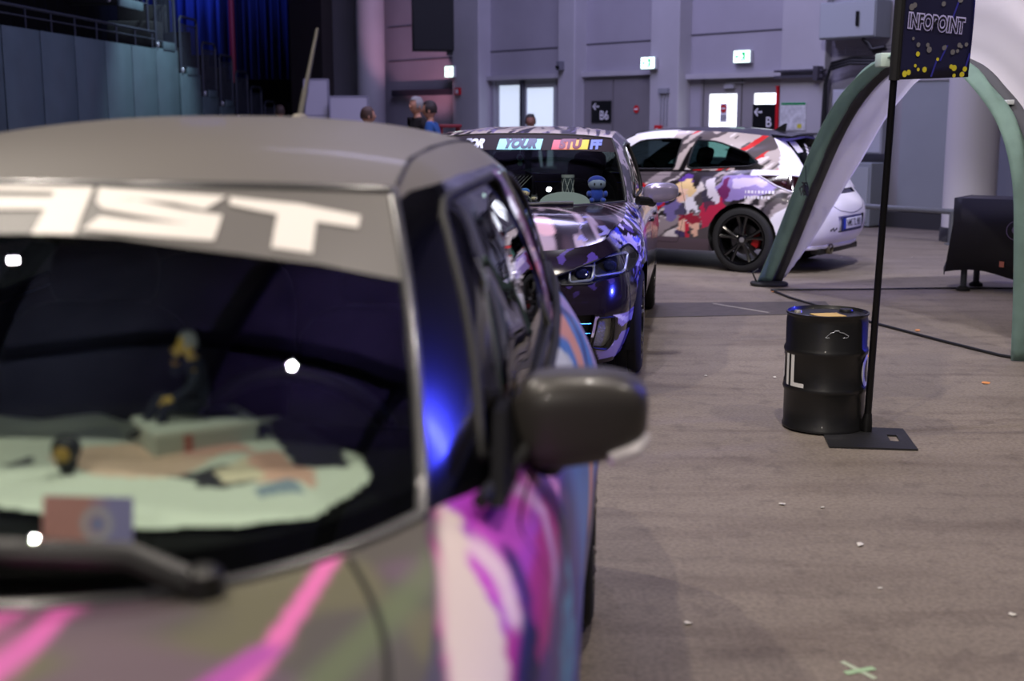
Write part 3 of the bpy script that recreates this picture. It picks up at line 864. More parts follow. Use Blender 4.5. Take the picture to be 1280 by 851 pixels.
def sw_side(V):
    x = V[:, 0]; th = np.degrees(np.arctan2(np.abs(V[:, 1]) - .4, V[:, 2] - .35)); X = x * 30
    grey = np.tile(np.array(lin('55514e')), (len(V), 1))
    n = vnoise(x * 5, th * .12, 1)
    wob = (vnoise(X * .12, th * .16, 3) - .5) * 3
    t = th + wob; c = np.tile(np.array(lin('4a3aa0')), (len(V), 1))
    edge = np.interp(x, [.6, .70, .827, .916, 1.045, 1.14, 1.18], [36, 33, 29.2, 26.6, 23.9, 22.2, 21.5])
    # purple to magenta on the wing, then blues along the door and tail
    c = blend(c, np.clip((1.75 - x) * 2.2, 0, 1) * (t < 44), 'b23ec4')
    c = blend(c, ((t > 33.5) & (t < 39.5) & (x < 1.6)) * .9, 'b0287c')
    c = blend(c, ((t > 26.5) & (t < 31.5) & (x > 1.05) & (x < 1.5)) * .8, 'd457d0')
    def pg(pts, colr, k=1.0):
        nonlocal c
        c = blend(c, in_poly(x, th, pts) * k, colr)
    def ln(pts, w, colr, k=1.0):
        nonlocal c
        d, _ = seg_dist(X, th, [(a * 30, b) for a, b in pts]); c = blend(c, soft(d - w, .35) * k, colr)
    pg([(1.17, 20), (1.21, 24.4), (1.085, 27), (1.01, 33), (.908, 35.6), (.6, 46), (.6, 30), (1.0, 20)], 'e6d5cc')
    ln([(1.14, 27.6), (1.12, 31), (1.05, 34)], .9, 'ecd0e0')
    ln([(1.19, 31.2), (1.13, 34.5), (1.05, 36.4)], .8, '2a1850')
    pg([(1.05, 35.4), (1.09, 37.5), (.98, 39.5), (.88, 38.5), (.90, 36.2)], '1c1630')
    ln([(1.40, 27.6), (1.45, 31), (1.47, 34.8), (1.36, 38.6), (1.05, 41.8)], .75, 'cfa0e0')
    ln([(1.52, 31), (1.62, 34.5), (1.74, 40)], .8, 'f0a0e8')
    c = blend(c, ((t > 39) & (t < 45) & (x < 1.9)) * .9, '35307a')
    c = blend(c, ((t > 43) & (t < 53) & (x > 1.1) & (x < 1.55)) * (vnoise(X * 1.5, th * 1.2, 5) > .38), '58b4e0')
    c = blend(c, ((t > 53) & (x < 2.0)) * .9, '2b3cb0')
    # tail: blue ribbons, salmon ribbon, pale flash
    c = blend(c, np.clip((x - 1.75) * 3, 0, 1) * (th < 60), '4a86dc')
    c = blend(c, ((t > 20) & (t < 25.2) & (x > 1.5) & (x < 2.5)) * .9, 'a050c0')
    pg([(1.75, 26.6), (2.3, 26.2), (2.5, 30), (2.62, 34), (2.45, 39), (1.9, 36)], 'e6edf6')
    ln([(2.30, 22.5), (2.62, 26), (2.82, 30), (2.82, 36), (2.68, 46), (2.5, 64)], 2.9, 'eea898')
    ln([(2.48, 22.0), (2.78, 25.0), (3.03, 29.5), (3.02, 36), (2.84, 46)], .7, '35307a')
    ln([(3.0, 24), (3.2, 32), (3.15, 42), (2.95, 54)], 2.2, 'a79ae0')
    ln([(3.3, 26), (3.36, 40), (3.2, 60)], 1.2, 'd050c8')
    c = blend(c, (th > 66) * .85, '2a2258')
    k = np.clip((th - edge) / .5 + .5, 0, 1) * (V[:, 1] < .2)
    k2 = np.clip((th - edge - 3) / .5 + .5, 0, 1) * (V[:, 1] > 0)
    c = blend(c, np.clip(1 - np.abs(th - edge) / .8, 0, 1), 'c03090')
    kk = np.maximum(k, k2)[:, None]
    return grey * (1 - kk) + c * kk

def sw_bonnet(V):
    x, y = V[:, 0], V[:, 1]
    c = np.tile(np.array(lin('57534f')), (len(V), 1))
    a = vnoise(x * 7 + y * 3, y * 9 - x * 4, 2); b = vnoise(x * 9 - y * 3, y * 6 + x * 5, 8)
    c = blend(c, np.clip((a - .52) * 7, 0, 1) * .75, '6c6a50')
    c = blend(c, np.clip((b - .55) * 7, 0, 1) * .7, '6c566a')
    c = blend(c, soft(np.abs(y + .645 - (x - .9) * -.25) - .02, .012) * .7, '66744f')
    for y0, w in ((-.284, .019), (-.222, .019), (.284, .019), (.222, .019)):
        c = blend(c, soft(np.abs(y - y0) - w, .004), 'd868b4')
    c = blend(c, soft(np.abs(y + .545 - (x - .9) * -.05) - .012, .003), 'e070b4')
    c = blend(c, soft(np.abs(y + .505 - (x - .7) * -.35) - .018, .006) * (x < .80), 'b050a8')
    return c

def sw_roof(V):
    return np.tile(np.array(lin('706c68')), (len(V), 1))

def sw_green(V):
    x, z = V[:, 0], V[:, 2]; y = V[:, 1]
    c = np.tile(np.array(lin('0b0b0f')), (len(V), 1))
    n = vnoise(z * 14, x * 20, 4)
    s = ((x > 2.475) & (x < 2.665)) | (x > 3.16)
    cc = blend(np.tile(np.array(lin('a85ab8')), (len(V), 1)), n > .5, 'd8a8d8')
    cc = blend(cc, n < .28, '6a3a90')
    k = (s & (z < 1.385))[:, None]
    return np.where(k, cc, c)

SW['seal_r'] = .010
SW['frame_split'] = [(1.60, 1.50), (1.655, 1.372), (1.72, 1.384), (2.0, 1.399), (2.6, 1.399), (3.1, 1.372), (3.42, 1.33), (3.6, 1.33), (3.6, 1.5)]
SW['mats'] = dict(base_mats, frame=mat('gloss_frame', rough=.12, coat=.5, attr='Col'), paint=mat('satin_wrap', rough=.42, coat=.12, attr='Col'), seal=mat('grey_moulding', '5c5c5e', .22, .3), cap=mat('satin_grey_cap', '3c3937', .4, coat=.12), led=mat('indicator_lens', 'd8d4d8', .15, coat=.5))
SW['col'] = dict(low=sw_side, bonnet=sw_bonnet, roof=sw_roof, green=sw_green, rear=sw_roof)

def shards(x, z, s, a=9, b=24, sl=.7):
    return vnoise((x + sl * z) * a, (z - sl * .8 * x) * b, s)

def go_low(V):
    x, y, z = V[:, 0], V[:, 1], V[:, 2]; f = np.where(x < .55, .55 - (np.abs(y) - .8) * 1.0, x)
    c = np.tile(np.array(lin('19121c')), (len(V), 1))
    a = shards(f, z, 1, 13, 34, .8); b = shards(f, z, 6, 17, 26, -.9); d = shards(f, z, 11, 20, 40, .5)
    up = np.clip((z - .52) * 6, 0, 1)
    side_ = np.clip((x - .45) * 4, .0, 1) * up
    c = blend(c, (a > .56) * side_, 'bdb0d8'); c = blend(c, (b > .69) * side_, '3a48d8'); c = blend(c, (d > .80) * side_, 'e8e2f4')  # shards: wrap print mixed with chrome-like reflections painted in
    c = blend(c, (b < .22) * up, '4a3a80')
    low = ((z > .19) & (z < .45) & (np.abs(y) > .60 + (.42 - z) * .25) & (x < .62)) * 1.0
    c = blend(c, low * (shards(y * 1.3, z, 3, 7, 18, 1.1) > .40), 'a99ac8'); c = blend(c, low * (shards(y, z, 4, 9, 20, 1.0) > .70), 'ebe4f2')
    return c

def go_bonnet(V):
    x, y = V[:, 0], V[:, 1]
    c = np.tile(np.array(lin('231a22')), (len(V), 1))
    r = np.hypot(x - 1.9, y + .1); an = np.arctan2(y + .1, 1.9 - x)
    a = vnoise(an * 22, r * 2.4, 5); b = vnoise(an * 34, r * 3.1, 9)
    c = blend(c, np.clip((a - .60) * 6, 0, 1) * .8, '4a3a45')
    c = blend(c, np.clip((b - .68) * 8, 0, 1) * .8, 'b9a6b8')
    d, _ = seg_dist(x, y, [(1.08, -.05), (1.0, -.28), (.80, -.46), (.62, -.52)])  # pale swoosh and blob: graphic plus reflected light, both painted
    c = blend(c, soft(d - .030 * (1.1 - .6 * np.clip((1.08 - x) * 1.6, 0, 1)), .01) * .95, 'cbb4c2')
    d, _ = seg_dist(x, y, [(.55, -.30), (.42, -.34)]); c = blend(c, soft(d - .05, .01), 'd8b0bc')
    k = ((np.abs(y) > .52) & (x < .75) & (x > .3)) * (shards(x, np.abs(y), 2, 10, 22, .9) > .72)
    c = blend(c, k, '8a86c8')
    return c

def go_roof(V):
    x, y = V[:, 0], V[:, 1]
    c = np.tile(np.array(lin('1f171d')), (len(V), 1))
    an = y / (1.2 + .25 * (x - 1.9)); a = vnoise(an * 40 + (x - 1.9) * 5 * np.sign(y + .05), (x - 1.9) * 2.6, 3)
    k = np.clip((a - .35) * 9, 0, 1) * np.clip((2.9 - x) * 3, 0, 1)
    c = blend(c, k, 'e4d6de')
    a2 = vnoise(an * 60, (x - 1.9) * 4, 13); c = blend(c, np.clip((a2 - .72) * 8, 0, 1) * .8, '8a78c8')
    return c

def go_green(V):
    x, z = V[:, 0], V[:, 2]
    c = np.tile(np.array(lin('151016')), (len(V), 1))
    a = shards(x, z, 21, 14, 24, 1.2); c = blend(c, (a > .62) * 1.0, 'a89cb8')
    return c

GO['mats'] = dict(base_mats, paint=mat('gloss_wrap', rough=.16, coat=.5, attr='Col'), seal=RUB, cap=mat('mirror_wrap', '9c94b4', .12, .5, coat=.4), led=mat('indicator_lens'))
GO['col'] = dict(low=go_low, bonnet=go_bonnet, roof=go_roof, green=go_green, rear=go_low)

def op_low(V):
    x0, y, z0 = V[:, 0], V[:, 1], V[:, 2]
    x = x0 + (vnoise(x0 * 11, z0 * 11, 31) - .5) * .075 + (vnoise(x0 * 27, z0 * 27, 32) - .5) * .03; z = z0 + (vnoise(x0 * 12, z0 * 12, 33) - .5) * .075
    white = np.tile(np.array(lin('e9e6ee')), (len(V), 1))
    a = vnoise((x * .8 - z * 1.1) * 9, (x * .55 + z) * 2.2, 3); b = vnoise((x * .8 - z * 1.1) * 21, (x * .55 + z) * 3.0, 8)
    c = np.tile(np.array(lin('4a4347')), (len(V), 1))
    c = blend(c, a > .50, '262124'); c = blend(c, b > .64, '9a9092'); c = blend(c, (b > .76), 'd0c8ca'); c = blend(c, (a < .25), '8a7f84')
    def pg(pts, colr, k=1.0):
        nonlocal c
        c = blend(c, in_poly(x, z, pts) * k, colr)
    pg([(1.2, .9), (2.35, .84), (2.62, .74), (2.60, .62), (2.35, .52), (1.75, .56), (1.4, .5), (1.1, .6)], 'b01c24')
    pg([(1.5, .80), (2.30, .78), (2.50, .70), (1.9, .66), (1.5, .70)], 'd8303a')
    pg([(2.32, .70), (2.60, .78), (2.70, .70), (2.50, .64)], '4a3f8a')
    # purple mass and pale ribbon towards the rear wing
    pg([(3.25, .93), (3.65, .97), (3.92, .94), (3.80, .84), (3.60, .74), (3.32, .70), (3.16, .80)], '8d7cb8')
    pg([(3.35, .90), (3.75, .93), (3.60, .84), (3.40, .84)], 'c4b6dc')
    pg([(3.16, .78), (3.32, .92), (3.36, .80), (3.25, .66), (3.10, .60)], '6a2a5a')
    pg([(3.00, .66), (3.25, .74), (3.32, .62), (3.16, .50), (3.04, .42)], 'b02848')
    pg([(2.58, .62), (2.76, .72), (2.82, .60), (2.70, .48), (2.60, .50)], '6d6296')
    # abstract cluster of cream, peach, purple, red blocks on the door
    pg([(2.72, .92), (2.88, .935), (2.92, .87), (2.78, .85)], '5a3a8e')
    pg([(2.74, .87), (2.90, .89), (2.96, .80), (2.92, .74), (2.82, .76), (2.75, .80)], 'dfc08e')
    pg([(2.77, .82), (2.85, .84), (2.86, .76), (2.80, .755)], 'e8c2ae')
    pg([(2.72, .75), (2.82, .765), (2.85, .69), (2.76, .66)], 'e3b8a4')
    pg([(2.86, .74), (2.96, .76), (2.98, .60), (2.90, .55), (2.86, .62)], 'd9d6e2')
    pg([(2.74, .60), (2.84, .68), (2.88, .60), (2.78, .54)], '47425c')
    pg([(2.78, .55), (3.00, .55), (3.03, .47), (2.76, .47)], '8e1f34')
    pg([(2.76, .47), (2.85, .47), (2.82, .35), (2.75, .37)], 'dcae98')
    pg([(2.92, .47), (3.00, .47), (3.03, .36), (2.97, .36)], 'dcae98')
    pg([(2.74, .38), (2.84, .36), (2.83, .30), (2.74, .30)], '3b2f5a')
    pg([(2.85, .46), (2.91, .46), (2.90, .28), (2.83, .28)], 'b8203a')
    pg([(3.02, .90), (3.14, .92), (3.16, .66), (3.06, .62)], '3a3548', .85)
    pg([(3.06, .86), (3.12, .92), (3.22, .72), (3.16, .66)], 'cfc8d6')
    x, z = x0, z0
    c = blend(c, (z < .315) * 1.0, '564754')
    c = blend(c, ((z > .315) & (z < .35) & (x > 1.9) & (x < 2.5)) * (b > .45), 'c8c0c8')
    rear = np.clip((x - np.interp(z, [.2, .45, .60, .70, .80, .95], [3.6, 3.68, 3.80, 3.98, 4.06, 3.92])) / .012, 0, 1)
    rear = np.maximum(rear, (np.abs(y) < .62) * 1.0 * (x > 3.4))
    rear = np.maximum(rear, ((x > 3.5) & (z > .955)) * 1.0)
    front = np.clip((1.0 - x) / .01, 0, 1) * (y > -9)
    k = np.maximum(rear, front)[:, None]
    return c * (1 - k) + white * k

def op_green(V):
    x, y, z = V[:, 0], V[:, 1], V[:, 2]
    c = np.tile(np.array(lin('e9e6ee')), (len(V), 1))
    a = vnoise((x - z * 1.4) * 9, (x * .7 + z) * 4, 5); b = vnoise((x - z * 1.2) * 15, (x * .7 + z) * 5, 9)
    k = (x > 2.60) & (x < 3.75)
    cc = blend(np.tile(np.array(lin('b3a7a4')), (len(V), 1)), a > .56, 'c8262a'); cc = blend(cc, b > .66, '544c4e'); cc = blend(cc, b < .2, 'dcd4d4')
    c = np.where(k[:, None], cc, c)
    blk = in_poly(x, z, [(2.70, .97), (2.86, 1.33), (2.90, 1.33), (2.76, .97)]) | in_poly(x, z, [(3.38, 1.14), (3.62, 1.04), (3.56, 1.0), (3.3, 1.0)]) | (z < .995) & (x < 3.6)
    return blend(c, blk, '100d11')

def op_roof(V):
    x, y = V[:, 0], V[:, 1]
    c = np.tile(np.array(lin('0f0f14')), (len(V), 1))
    k = np.abs(y) > .50
    return blend(c, k * (x < 2.6), 'e9e6ee')

OP['mats'] = dict(base_mats, paint=mat('white_wrap', rough=.28, coat=.35, attr='Col'), seal=RUB, cap=mat('white_cap', 'e6e4ea', .3, coat=.3), led=mat('indicator_lens'), glass_side=glass('side_glass_green', '7f9a94'))
OP['col'] = dict(low=op_low, roof=op_roof, green=op_green, rear=lambda V: np.tile(np.array(lin('e9e6ee')), (len(V), 1)))

POSE = dict(swift=(-.8557, .4867, 1.486), golf=(-.2018, 6.7029, 1.4309), opel=(-.1006, 15.109, -.6036))
def place(k, name, label):
    x, y, a = POSE[k]
    return empty(name, (x, y, 0), a, label, 'car')
def to_world(k, p):
    x, y, a = POSE[k]; c, s = math.cos(a), math.sin(a)
    return (x + c * p[0] - s * p[1], y + s * p[0] + c * p[1], p[2])

# ---- the grey car nearest the camera
sw = place('swift', 'hatchback_car', 'matte grey hatchback with white AST letters on its windscreen, filling the near left')
R1 = build_car(SW, sw)
for side in (-1, 1):
    mirror_shell(sw, (1.60, side * .835, 1.018), (.075, .112, .083), (1.56, side * .745, .985), SW['mats'], side, led=True)
    # black sail panel at the foot of the pillar
    V, F = prism([(1.22, .985), (1.34, 1.02), (1.47, 1.06), (1.56, 1.06), (1.68, .995), (1.45, .962)], side * .724, side * .744, 'xz'); V[:, 1] -= side * np.maximum(0, V[:, 2] - .99) * .28; part('mirror_sail', V, F, mat('sail_black', '050506', .7, spec=.15), sw, False)
    m = MB(); m.tube([(1.22, side * .712, .994), (1.5, side * .747, .985), (1.9, side * .757, .998), (2.3, side * .757, 1.018), (2.6, side * .747, 1.035), (3.0, side * .722, 1.063), (3.3, side * .685, 1.08)], .011, 8)
    m.build('waist_moulding', RUB, sw)
    h = R1['doors'][side, 0]
    b = MB(); b.add(*superell((2.36, side * .823, .80), (.09, .018, .016), .6, .6)); b.build('door_handle', SW['mats']['cap'], h)
bb_ = bv(R1['skin_bonnet'])
for side in (-1, 1):
    P = []
    for t in np.linspace(0, 1, 12):
        q = np.array([1.02, .575]) * (1 - t) + np.array([.70, .675]) * t + np.array([0, .02]) * math.sin(PI * t)
        h = bb_.ray_cast(Vector((q[0], side * q[1], 2)), Vector((0, 0, -1)))
        if h[0] is not None: P.append(np.array(h[0]) + np.array([0, 0, -.0015]))
    m = MB(); m.tube(P, .005, 6); m.build('bonnet_gap', mat('gap_dark', '1a1816', .8), sw)
# sun strip and its letters
G = R1['S']['screen']
(v, f), _ = cut(*outward(*gridmesh(G)), [(-.1, 1.336), (.15, 1.329), (.34, 1.305), (.45, 1.289), (.62, 1.25), (.62, 1.46), (-.1, 1.46)], YZ); v = v + vnormals(v, f) * .002; vs = both(v, f); st = part('sun_strip', vs[0], vs[1], mat('strip_grey', '676462', .45), R1['screen'])
v, f = strip_of(G, -.003, rows=(0, 4)); part('screen_border', *both(v, f), mat('frit_black', '030304', .9, spec=.05), R1['screen'])
for side in (-1, 1):
    v, f = strip_of(G, -.003, cols=(67, 71)); v, f = (v, f) if side > 0 else mirror(v, f); part('screen_border', v, f, mat('frit_black'), R1['screen'])
SWL = [[(0.1853, 1.3967), (-0.0601, 1.3929), (-0.0648, 1.3825), (-0.0034, 1.3858), (0.1727, 1.3871)], [(0.1626, 1.3793), (-0.0083, 1.379), (-0.0165, 1.3622), (0.1404, 1.3618)], [(-0.0019, 1.3893), (-0.0601, 1.3929), (-0.0883, 1.3301), (-0.0223, 1.3311)], [(-0.0682, 1.3929), (-0.2743, 1.3796), (-0.2678, 1.3724), (-0.2544, 1.3613), (-0.2043, 1.3705), (-0.1378, 1.3766), (-0.0823, 1.3732)], [(-0.0796, 1.3741), (-0.1433, 1.3758), (-0.2092, 1.3638), (-0.2847, 1.3538), (-0.2878, 1.34), (-0.2315, 1.3448), (-0.1013, 1.3629)], [(-0.1049, 1.3543), (-0.1604, 1.3486), (-0.2339, 1.344), (-0.2881, 1.3424), (-0.2922, 1.3211), (-0.0928, 1.3368)], [(-0.2807, 1.3783), (-0.3891, 1.367), (-0.483, 1.3485), (-0.4858, 1.3319), (-0.4224, 1.3425), (-0.3644, 1.3532), (-0.2861, 1.368)], [(-0.3621, 1.3562), (-0.4226, 1.3441), (-0.4346, 1.3012), (-0.3761, 1.3104)]]
sb = bv(R1['skin_screen']); m = MB()
for pl in SWL:
    a, b = poly_mesh(pl); m.add(*drop(a, b, (0, 0, 0), (0, 1, 0), (0, 0, 1), (1, 0, 0), sb, off=.005, back=-.5, L=.04))
m.build('strip_lettering', mat('letter_white', 'efeae4', .5), st)
# wipers
bvs = bv(R1['skin_screen'])
def on_screen(b, y, z, off):
    for _ in range(30):
        h = b.ray_cast(Vector((0, y, z)), Vector((1, 0, 0)))
        if h[0] is not None: break
        z += .006; y *= .985
    return np.array(h[0]) - np.array(h[1]) * off * (1 if h[1][0] > 0 else -1)
for y0, y1 in ((-.42, .16), (.20, .60)):
    m = MB(); p = [on_screen(bvs, y0 + (y1 - y0) * t, .985 + .045 * t * (1.2 - t), .028 + .012 * math.sin(PI * t)) for t in np.linspace(0, 1, 8)]
    p[0] = p[0] + np.array([-.02, 0, -.03])
    m.tube(p, np.linspace(.018, .010, 8), 8); m.add(*lathe([(.022, -.02), (.022, .02), (.012, .028)], 14, 'z', p[0])); 
    w = m.build('wiper_arm', mat('wiper_black', '19191a', .45), sw)
    b = MB(); b.tube([on_screen(bvs, y0 + .08 + (y1 - y0 - .02) * t, 1.004 + .03 * t * (1.3 - t), .012) for t in np.linspace(0, 1, 10)], .008, 6); b.build('wiper_blade', RUB, w)
# aerial
m = MB(); m.add(*superell((3.10, 0, 1.503), (.05, .018, .016), .7, .8)); m.build('aerial_foot', mat('aerial_base', '8a8478', .5), sw)
m = MB(); m.tube([(3.10, 0, 1.508), (3.17, 0, 1.585)], .009, 8); m.tube([(3.17, 0, 1.585), (3.335, 0, 1.765)], [.007, .0045], 8); m.build('aerial_rod', mat('aerial_grey', '38342f', .6), sw)
for side in (-1, 1):
    m = MB(); m.tube([(x, side * (tab(SW['ditch_y'], x) + .002), tab(SW['ditch_z'], x) - .001) for x in (1.70, 1.86, 2.1, 2.4, 2.8, 3.1, 3.3)], .004, 6); m.build('roof_groove_shade', RUB, sw)  # black tube drawn for the shade in the roof groove

# ---- things on its dashboard
DZ = .985
def dash_z(x, y):
    h = bv_dash.ray_cast(Vector((x, y, 2)), Vector((0, 0, -1)))
    return h[0][2] if h[0] is not None else .97
bv_dash = bv(R1['skin_dash'])
sa = POSE['swift'][2]
# towel: a grid laid over the dash with folds
out = [(1.19, .55), (1.165, .2), (1.18, -.05), (1.14, -.2), (1.135, -.40), (1.20, -.50), (1.33, -.545), (1.42, -.52), (1.50, -.46), (1.60, -.38), (1.69, -.29), (1.62, -.10), (1.655, .02), (1.64, .2), (1.62, .55)]
n = 90; xs = np.linspace(1.12, 1.70, n); ys = np.linspace(-.56, .56, n + 60); V = []; F = []; idx = {}
gx, gy = np.meshgrid(xs, ys, indexing='ij')
jx = gx + (vnoise(gx * 14, gy * 14, 5) - .5) * .02; jy = gy + (vnoise(gx * 12, gy * 12, 7) - .5) * .02
ins = in_poly(jx, jy, out)
fold = vnoise(gx * 9 + gy * 4, gy * 9, 1) * .016 + vnoise(gx * 22, gy * 16 + gx * 9, 2) * .007
for i in range(n):
    for j in range(len(ys)):
        if ins[i, j]:
            idx[i, j] = len(V); V.append((gx[i, j], gy[i, j], dash_z(gx[i, j], gy[i, j]) + .004 + fold[i, j]))
for i in range(n - 1):
    for j in range(len(ys) - 1):
        q = [(i, j), (i + 1, j), (i + 1, j + 1), (i, j + 1)]
        if all(k in idx for k in q): F.append(tuple(idx[k] for k in q))
def towel_col(V):
    x, y = V[:, 0], V[:, 1]
    x = x + (vnoise(x * 30, y * 30, 3) - .5) * .02
    c = np.tile(np.array(lin('e3ebdd')), (len(V), 1))
    for pts, k in (([(1.40, -.02), (1.50, -.10), (1.53, -.2), (1.44, -.30), (1.34, -.26), (1.29, -.16), (1.34, -.06)], 'e8c8b4'),
                   ([(1.47, -.18), (1.50, -.28), (1.43, -.34), (1.40, -.24)], 'e2b2a6'),
                   ([(1.33, -.24), (1.40, -.36), (1.33, -.40), (1.28, -.30)], '33323c'),
                   ([(1.60, -.31), (1.66, -.34), (1.50, -.46), (1.37, -.50), (1.39, -.42), (1.48, -.36)], '2c2c38'),
                   ([(1.41, -.33), (1.45, -.37), (1.36, -.45), (1.29, -.47), (1.31, -.38)], 'e6b6a4'),
                   ([(1.35, -.30), (1.40, -.33), (1.33, -.39), (1.31, -.33)], 'e9dcc0'),
                   ([(1.28, -.38), (1.31, -.42), (1.27, -.46), (1.25, -.40)], '8fa0b0'),
                   ([(1.36, .03), (1.39, .0), (1.35, -.02), (1.33, .01)], '4a4c52'),
                   ([(1.55, .0), (1.6, -.05), (1.52, -.1), (1.48, -.02)], 'cfd6d2')):
        c = blend(c, in_poly(x, y, pts), k)
    return c
tw = part('beach_towel', V, F, mat('towel_cloth', rough=.95, attr='Col', bump=.25, bscale=400), None, col=towel_col)
x, y, a = POSE['swift']; tw.location = (x, y, 0); tw.rotation_euler = (0, 0, a)
tag(tw, 'white beach towel with a peach and black print spread over the grey car dashboard', 'towel')
# box with a figurine sitting on it
bz = .985 + .004
bx = empty('display_box', to_world('swift', (1.49, -.226, bz - .006)), sa + .62, 'small pale box under the seated figurine on the grey car dashboard', 'box')
m = MB(); m.box((0, 0, .024), (.12, .165, .042), bev=.004); m.build('carton', mat('carton_pale', 'bfc6bc', .6), bx)
m = MB(); m.box((0, 0, .047), (.128, .172, .010), bev=.003); lid = m.build('lid', mat('carton_lid', 'd4dcd2', .55), bx)
m = MB(); m.add(*lathe([(.001, .0520), (.030, .0520), (.030, .0535), (.001, .0535)], 24, c=(.005, -.045, 0), cap=False)); m.box((.0, -.045, .053), (.02, .05, .002)); m.build('printed_emblem', mat('print_navy', '2c3142', .6), lid)
m = MB(); m.box((-.0605, .03, .024), (.003, .014, .036)); m.build('red_stripe', mat('print_red', 'b87a70', .6), bx)

# ------------------------------------------------------------------ people
def skin_mesh(verts, edges, radii, root=0, sub=1):
    me = bpy.data.meshes.new('skel'); me.from_pydata([tuple(v) for v in verts], edges, [])
    o = bpy.data.objects.new('skel', me); COL.objects.link(o)
    md = o.modifiers.new('s', 'SKIN'); md.use_smooth_shade = True
    sv = me.skin_vertices[0].data
    for i, r in enumerate(radii):
        sv[i].radius = r if isinstance(r, tuple) else (r, r); sv[i].use_root = i == root
    s2 = o.modifiers.new('u', 'SUBSURF'); s2.levels = sub; s2.render_levels = sub
    dg = bpy.context.evaluated_depsgraph_get(); dg.update()
    m2 = bpy.data.meshes.new_from_object(o.evaluated_get(dg))
    V = np.array([v.co[:] for v in m2.vertices]); F = [tuple(p.vertices) for p in m2.polygons]
    bpy.data.objects.remove(o); bpy.data.meshes.remove(me); bpy.data.meshes.remove(m2)
    return V, F

STAND = dict(pel=(0, 0, .94), spi=(.0, 0, 1.12), che=(.01, 0, 1.32), nek=(0, 0, 1.47), hed=(.015, 0, 1.56),
             shoL=(0, .17, 1.42), elbL=(-.03, .235, 1.14), wriL=(.06, .23, .90), shoR=(0, -.17, 1.42), elbR=(-.03, -.235, 1.14), wriR=(.06, -.23, .90),
             hipL=(0, .095, .90), kneL=(.03, .11, .50), ankL=(0, .12, .085), toeL=(.15, .14, .035), hipR=(0, -.095, .90), kneR=(.03, -.11, .50), ankR=(0, -.12, .085), toeR=(.15, -.14, .035))

